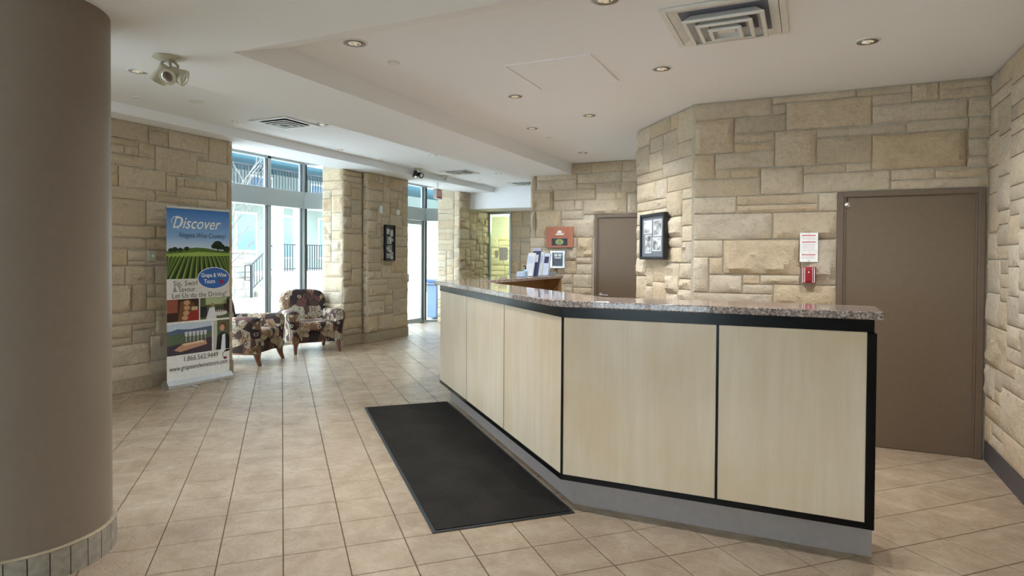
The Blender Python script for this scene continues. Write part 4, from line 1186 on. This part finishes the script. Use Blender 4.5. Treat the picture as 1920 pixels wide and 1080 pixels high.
def diffuser(name, label, cx, cy, z, half, dark, mw=None, dep=1.0):
    mw = mw or M_WHITEPL
    root = empty(name, (cx, cy, z), label, 'air vent')
    def ring(nm, h0, z0, h1, z1, th, mat):
        """square louvre: slanted band from half-size h0 (z0) to h1 (z1)"""
        V = []
        for h, zz in ((h0, z0), (h1, z1), (h1 - th, z1), (h0 - th, z0)):
            V += [(cx - h, cy - h, zz), (cx + h, cy - h, zz), (cx + h, cy + h, zz), (cx - h, cy + h, zz)]
        F = []
        for k in range(4):
            for i in range(4):
                j = (i + 1) % 4
                a, b = k * 4, ((k + 1) % 4) * 4
                F.append((a + i, b + i, b + j, a + j))
        P(nm, Geo().add(V, F), mat, root)
    P('dark_core', B((cx - half * 0.86, cy - half * 0.86, z - 0.004), (cx + half * 0.86, cy + half * 0.86, z - 0.002)), dark, root)
    ring('outer_frame', half, z - 0.002, half, z - 0.016, half * 0.12, M_WHITEPL)
    ring('outer_slope', half * 0.89, z - 0.016, half * 0.74, z - 0.004, 0.004, M_WHITEPL)
    for k, s_ in enumerate((0.66, 0.46, 0.27)):
        ring('louvre', half * (s_ - 0.13), z - (0.008 + 0.008 * k) * dep, half * s_, z - (0.05 + 0.012 * k) * dep, 0.004, mw)
        ring('louvre_lip', half * s_ + 0.004, z - (0.05 + 0.012 * k) * dep, half * s_, z - (0.058 + 0.012 * k) * dep, 0.02, M_WHITEPL)
    P('centre_plate', B((cx - half * 0.15, cy - half * 0.15, z - 0.06 * dep), (cx + half * 0.15, cy + half * 0.15, z - 0.03 * dep)), mw, root)
M_VENTDARK = plain('dark_duct', (22, 23, 27), 0.7)
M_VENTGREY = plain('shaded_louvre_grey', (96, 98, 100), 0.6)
diffuser('air_diffuser', 'big white square louvred air diffuser above the counter', -0.455, 3.93, ZT, 0.33, plain('duct_grey', (112, 114, 128), 0.6))
diffuser('air_diffuser', 'square vent on the left ceiling above the banner', -5.75, 5.80, ZL, 0.29, M_VENTDARK, M_VENTGREY, 0.35)
diffuser('air_diffuser', 'square vent on the left ceiling past the glass door', -6.0, 10.45, ZL, 0.29, M_VENTDARK, M_VENTGREY, 0.35)
diffuser('air_diffuser', 'farthest square vent beside the plaque wall corner', -5.6, 12.55, ZL, 0.29, M_VENTDARK, M_VENTGREY, 0.35)
# access hatch
ah = empty('access_hatch', (-1.70, 4.53, ZT), 'flush square access hatch in the tray ceiling', 'hatch')
P('hatch_panel', B((-2.02, 4.20, ZT - 0.004), (-1.385, 4.885, ZT - 0.0005)), M_CEIL, ah, bevel=0.001)
for (x0, y0, x1, y1) in ((-2.035, 4.185, -1.37, 4.195), (-2.035, 4.89, -1.37, 4.90), (-2.035, 4.195, -2.025, 4.89), (-1.38, 4.195, -1.37, 4.89)):
    P('hatch_frame', B((x0, y0, ZT - 0.008), (x1, y1, ZT - 0.0005)), M_CEIL, ah)
# twin spotlights
def spotlight(label, x, y, z, heads, dark=False):
    root = empty('twin_spotlight', (x, y, z), label, 'spotlight')
    P('canopy', Geo().lathe([(0.085, 0.0), (0.085, -0.008), (0.06, -0.02), (0.02, -0.024)], (x, y, z), (0, 0, 1), 24), M_BEIGEMETAL, root, smooth=True, angle=0.6)
    for (dx, dy, ax) in heads:
        ax = Vector(ax).normalized()
        p = Vector((x + dx, y + dy, z - 0.11))
        hd = P('lamp_head', Geo().lathe([(0.02, -0.07), (0.034, -0.06), (0.038, -0.02), (0.05, 0.03), (0.052, 0.045), (0.046, 0.046)], p, ax, 24), M_IRON if dark else M_BEIGEMETAL, root, smooth=True, angle=0.8)
        P('lens', Geo().lathe([(0.045, 0.044), (0.03, 0.047), (0.01, 0.049)], p, ax, 20), M_CHROME, hd, smooth=True)
        P('yoke', Geo().tube([(x + dx * 0.5, y + dy * 0.5, z - 0.015), (x + dx, y + dy, z - 0.05), p - ax * 0.02], 0.009, 8), M_BEIGEMETAL, root)
SR = Vector((R_.x, R_.y, 0)).normalized(); SF = Vector((F_.x, F_.y, 0)).normalized()
spotlight('beige twin spotlight hanging under the soffit beside the column', -3.66, 2.70, ZS,
          [(-0.045, -0.01, (-0.5, -0.1, -0.75)), (0.02, 0.01, (0.45, -0.8, -0.6)), (0.05, 0.04, (0.8, 0.5, -0.4))])
spotlight('dark headed twin spotlight by the glass door bulkhead', -6.45, 9.75, ZL, [(-0.03, -0.05, (0.1, -0.3, -0.95)), (0.0, 0.06, (0.7, -0.3, -0.3))], True)
tag(P('motion_sensor', Geo().lathe([(0.06, 0), (0.06, -0.02), (0.03, -0.09), (0.02, -0.1)], (-6.5, 10.75, ZL), (0, 0, 1), 12), plain('grey_sensor', (186, 190, 186), 0.5), smooth=True, angle=0.6), 'small grey cone sensor on the ceiling near the exit sign', 'sensor')
# exit sign hung under the bulkhead
ex = empty('exit_sign', (-6.78, 10.95, 2.83), 'red and white exit sign hanging before the glass door', 'exit sign')
ex_t = Vector((-0.12, 1.0, 0)); ex_t.normalize()
ex_n = Vector((ex_t.y, -ex_t.x, 0))
exc = Vector((-6.78, 10.95, 2.80))
P('casing', Geo().obox(exc - ex_t * 0.13 - ex_n * 0.04 - Vector((0, 0, 0.10)), ex_t * 0.26, ex_n * 0.08, (0, 0, 0.20)), M_WHITEPL, ex, bevel=0.004)
P('red_face', Geo().obox(exc - ex_t * 0.115 + ex_n * 0.04 - Vector((0, 0, 0.088)), ex_t * 0.23, ex_n * 0.003, (0, 0, 0.176)), plain('exit_red', (196, 66, 58), 0.4), ex)
lettering('lettering', 'EXIT', 0.15, lambda x, y: exc + ex_t * x + ex_n * 0.044 + Vector((0, 0, y)), M_WHITE, ex, 0.19, 0, 0.002)
P('hanger', Geo().tube([(exc.x, exc.y, 2.91), (exc.x, exc.y, 3.03)], 0.012, 8), M_WHITEPL, ex)

# lamp added to light the room behind the green panel
rl = empty('added_lamp', (-6.8, 15.2, 2.66), 'added round lamp that lights the room behind the green panel', 'lamp')
P('diffuser_disc', Geo().lathe([(0.16, 0.0), (0.16, -0.04), (0.12, -0.06)], (-6.8, 15.2, 2.66), (0, 0, 1), 24), plain('lit_diffuser', (255, 250, 235), 0.5, 0, 0.3, 0.02, 2.0), rl, smooth=True, angle=0.7)
ld = bpy.data.lights.new('lamp_light', 'POINT'); ld.energy = 38; ld.color = (0.93, 1.0, 0.86); ld.shadow_soft_size = 0.15
lo = bpy.data.objects.new('lamp_light', ld); lo.location = (0, 0, -0.2); lo.parent = rl; COL.objects.link(lo)

# ------------------------------------------------------------------ outside
gr = P('ground', Geo().add([(-8.28, -6, -0.02), (-15, -6, 0.30), (-15, 34, 0.30), (-8.28, 34, -0.02), (-40, -6, 0.30), (-40, 34, 0.30),
        (-8.28, -6, -0.3), (-40, -6, -0.3), (-40, 34, -0.3), (-8.28, 34, -0.3)],
        [(0, 3, 2, 1), (1, 2, 5, 4), (6, 7, 8, 9), (0, 1, 4, 7, 6), (3, 9, 8, 5, 2), (0, 6, 9, 3), (4, 5, 8, 7)]), M_CONCRETE)
tag(gr, 'pale snowy paving outside the windows', 'ground', kind='structure')
gf = P('ground', Geo().box((-30, -30, -0.3), (20, -6.0, -0.03)).box((-8.28, -6.0, -0.3), (-7.25, 5.9, -0.03)).box((-8.28, -6.0, -0.3), (20, -5.2, -0.03)), M_CONCRETE)
tag(gf, 'paving in front of the added glazing behind the viewpoint', 'ground', kind='structure')
# low stone wall with coping
lw = P('garden_wall', B((-15.4, 11.0, 0.28), (-15.0 - 0.02, 13.9, 1.62)), M_MORTAR)
tag(lw, 'pale stone garden wall outside the left window pane', 'garden wall')
lay_stones(lw, (-15.0, 0, 0), (0, 1, 0), (1, 0, 0), fill_rects(11.0, 13.9, 0.30, 1.62, (), (), 71, 0.08, 9, 3), 0.8, M_STONE_OUT)
P('coping', B((-15.45, 10.9, 1.62), (-14.93, 13.95, 1.70)), M_PALE, lw, bevel=0.01)
# steps
st = empty('garden_steps', (-15.2, 14.6, 0.3), 'pale stone steps beside the garden wall outside', 'steps')
for k in range(4):
    P('step', B((-16.15, 13.97, 0.30 + 0.15 * k), (-14.9 - 0.3 * k, 15.9, 0.45 + 0.15 * k)), M_STONE_OUT, st, bevel=0.01)
# step railing
ra = empty('step_railing', (-14.8, 13.7, 0.3), 'black iron railing sloping up beside the garden steps', 'railing')
y0_, y1_ = 13.62, 14.4
def hz(y): return 1.27 + (y - y0_) * 0.75
P('top_rail', Geo().tube([(-14.8, 13.38, 1.25), (-14.8, y0_, hz(y0_)), (-14.8, y1_, hz(y1_))], 0.022, 8), M_IRON, ra)
P('bottom_rail', Geo().tube([(-14.8, y0_, hz(y0_) - 0.72), (-14.8, y1_, hz(y1_) - 0.72)], 0.016, 8), M_IRON, ra)
P('newel_post', Geo().box((-14.83, y0_ - 0.03, 0.3), (-14.77, y0_ + 0.03, hz(y0_))), M_IRON, ra)
P('end_loop', Geo().tube([(-14.8, 13.38, 1.25), (-14.8, 13.38, 0.82), (-14.8, y0_, 0.82)], 0.018, 8), M_IRON, ra)
for k in range(1, 9):
    y = y0_ + (y1_ - y0_) * k / 8
    P('baluster', Geo().tube([(-14.8, y, hz(y) - 0.72), (-14.8, y, hz(y))], 0.011, 6), M_IRON, ra)
# house opposite
hs = empty('house', (-18, 17, 0.3), 'pale stucco house with porch columns and balcony across the courtyard', 'building')
P('wall', B((-19.0, 8.0, 0.3), (-18.0, 36.0, 8.0)), M_STUCCO, hs)
P('porch_deck', B((-18.0, 15.0, 0.3), (-16.2, 36, 1.0)), M_PALE, hs)
P('balcony_slab', B((-18.0, 8.0, 3.35), (-15.8, 36, 3.65)), M_PALE, hs)
P('roof_soffit', B((-18.4, 8.0, 4.55), (-15.0, 36, 4.70)), M_TEAL, hs)
P('roof_fascia', B((-15.0, 8.0, 4.55), (-14.9, 36, 5.1)), M_TEAL, hs)
M_PANE = plain('blue_grey_house_window', (120, 146, 172), 0.2)
for (y, w_, z0, z1) in ((14.6, 0.9, 1.5, 3.0), (16.3, 0.8, 1.5, 3.0), (18.2, 0.9, 1.5, 3.0), (20.5, 1.0, 1.5, 3.0), (23.0, 1.0, 1.5, 3.0), (25.5, 1.2, 1.5, 3.0), (14.4, 0.9, 3.75, 4.35), (17.0, 0.9, 3.75, 4.35), (20.0, 0.9, 3.75, 4.35), (24.0, 1.2, 3.75, 4.35)):
    f_ = P('house_window', B((-18.0, y - w_ / 2 - 0.08, z0 - 0.08), (-17.96, y + w_ / 2 + 0.08, z1 + 0.08)), M_PALE, hs)
    P('pane', B((-17.97, y - w_ / 2, z0), (-17.94, y + w_ / 2, z1)), M_PANE, f_)
for y in (16.0, 17.0, 19.5, 22.0, 24.5, 27.0):
    P('porch_column', B((-16.35, y - 0.14, 1.0), (-16.07, y + 0.14, 3.35)), M_PALE, hs, bevel=0.01)
P('downpipe', Geo().tube([(-17.9, 15.3, 0.6), (-17.9, 15.3, 3.3)], 0.05, 8), M_ALU, hs)
def railing_run(x, y0, y1, z0, z1, step):
    r = P('balustrade', Geo().box((x - 0.025, y0, z1 - 0.04), (x + 0.025, y1, z1)).box((x - 0.02, y0, z0 + 0.08), (x + 0.02, y1, z0 + 0.11)), M_IRON, hs)
    b_ = P('baluster', B((x - 0.012, y0 - 0.012, z0 + 0.0), (x + 0.012, y0 + 0.012, z1 - 0.04)), M_IRON, r)
    for k in range(1, int((y1 - y0) / step) + 1):
        c_ = b_.copy(); c_.location = (0, k * step, 0); COL.objects.link(c_)
railing_run(-15.85, 12.5, 20.0, 3.65, 4.4, 0.13)
railing_run(-16.25, 16.15, 20.0, 1.0, 1.95, 0.12)
# bare tree
tr = empty('bare_tree', (-11.6, 10.0, 0.1), 'bare young tree with thin branches outside the left pane', 'tree')
tg_ = Geo(); tg_.tube([(-11.6, 10.0, 0.1), (-11.58, 10.02, 1.2), (-11.6, 10.08, 2.2), (-11.6, 10.12, 3.2)], [0.06, 0.05, 0.035, 0.02], 8)
P('trunk', tg_, M_BARK, tr)
rb = random.Random(5)
bg_ = Geo()
def branch(p, d, L_, r, depth):
    pts = [p]; q = p; dd_ = d
    for i in range(3):
        dd_ = (dd_ + Vector((rb.uniform(-.25, .25), rb.uniform(-.25, .25), rb.uniform(-.05, .25)))).normalized()
        q = q + dd_ * (L_ / 3); pts.append(q)
    bg_.tube(pts, [r, r * .8, r * .6, r * .35], 5)
    if depth > 0:
        for i in range(3):
            branch(pts[1 + i], (dd_ + Vector((rb.uniform(-.8, .8), rb.uniform(-.8, .8), rb.uniform(-.2, .7)))).normalized(), L_ * 0.6, r * 0.55, depth - 1)
for k in range(7):
    z = 1.3 + 0.27 * k
    a = k * 2.1
    branch(Vector((-11.6, 10.03 + 0.02 * k, z)), Vector((math.cos(a) * .7, abs(math.sin(a)) * .9 + .1, 0.55)).normalized(), 0.9, 0.018, 2)
P('branches', bg_, M_BARK, tr)
# things beyond the glass door
bn_ = empty('waste_bin', (-8.47, 13.62, 0), 'blue wheeled waste bin standing outside the glass door', 'bin')
P('bin_body', Geo().prism([(-8.62, 13.42), (-8.32, 13.42), (-8.32, 13.8), (-8.62, 13.8)], 0.02, 0.90), M_BLUEBIN, bn_, bevel=0.03, smooth=False)
P('bin_lid', B((-8.64, 13.40, 0.90), (-8.30, 13.82, 0.98)), plain('navy_plastic', (52, 76, 120), 0.45), bn_, bevel=0.02)
P('bin_handle', Geo().tube([(-8.6, 13.43, 0.84), (-8.6, 13.39, 0.84), (-8.34, 13.39, 0.84), (-8.34, 13.43, 0.84)], 0.014, 8), M_IRON, bn_)
ow = P('garden_wall', B((-13.4, 19.5, 0.2), (-13.0 - 0.02, 24.5, 2.6)), M_MORTAR)
tag(ow, 'tall pale stone wall seen through the glass door', 'garden wall')
lay_stones(ow, (-13.0, 0, 0), (0, 1, 0), (1, 0, 0), fill_rects(20.2, 24.4, 0.22, 2.58, (), (), 72, 0.1, 9, 3), 0.8, M_STONE_OUT)
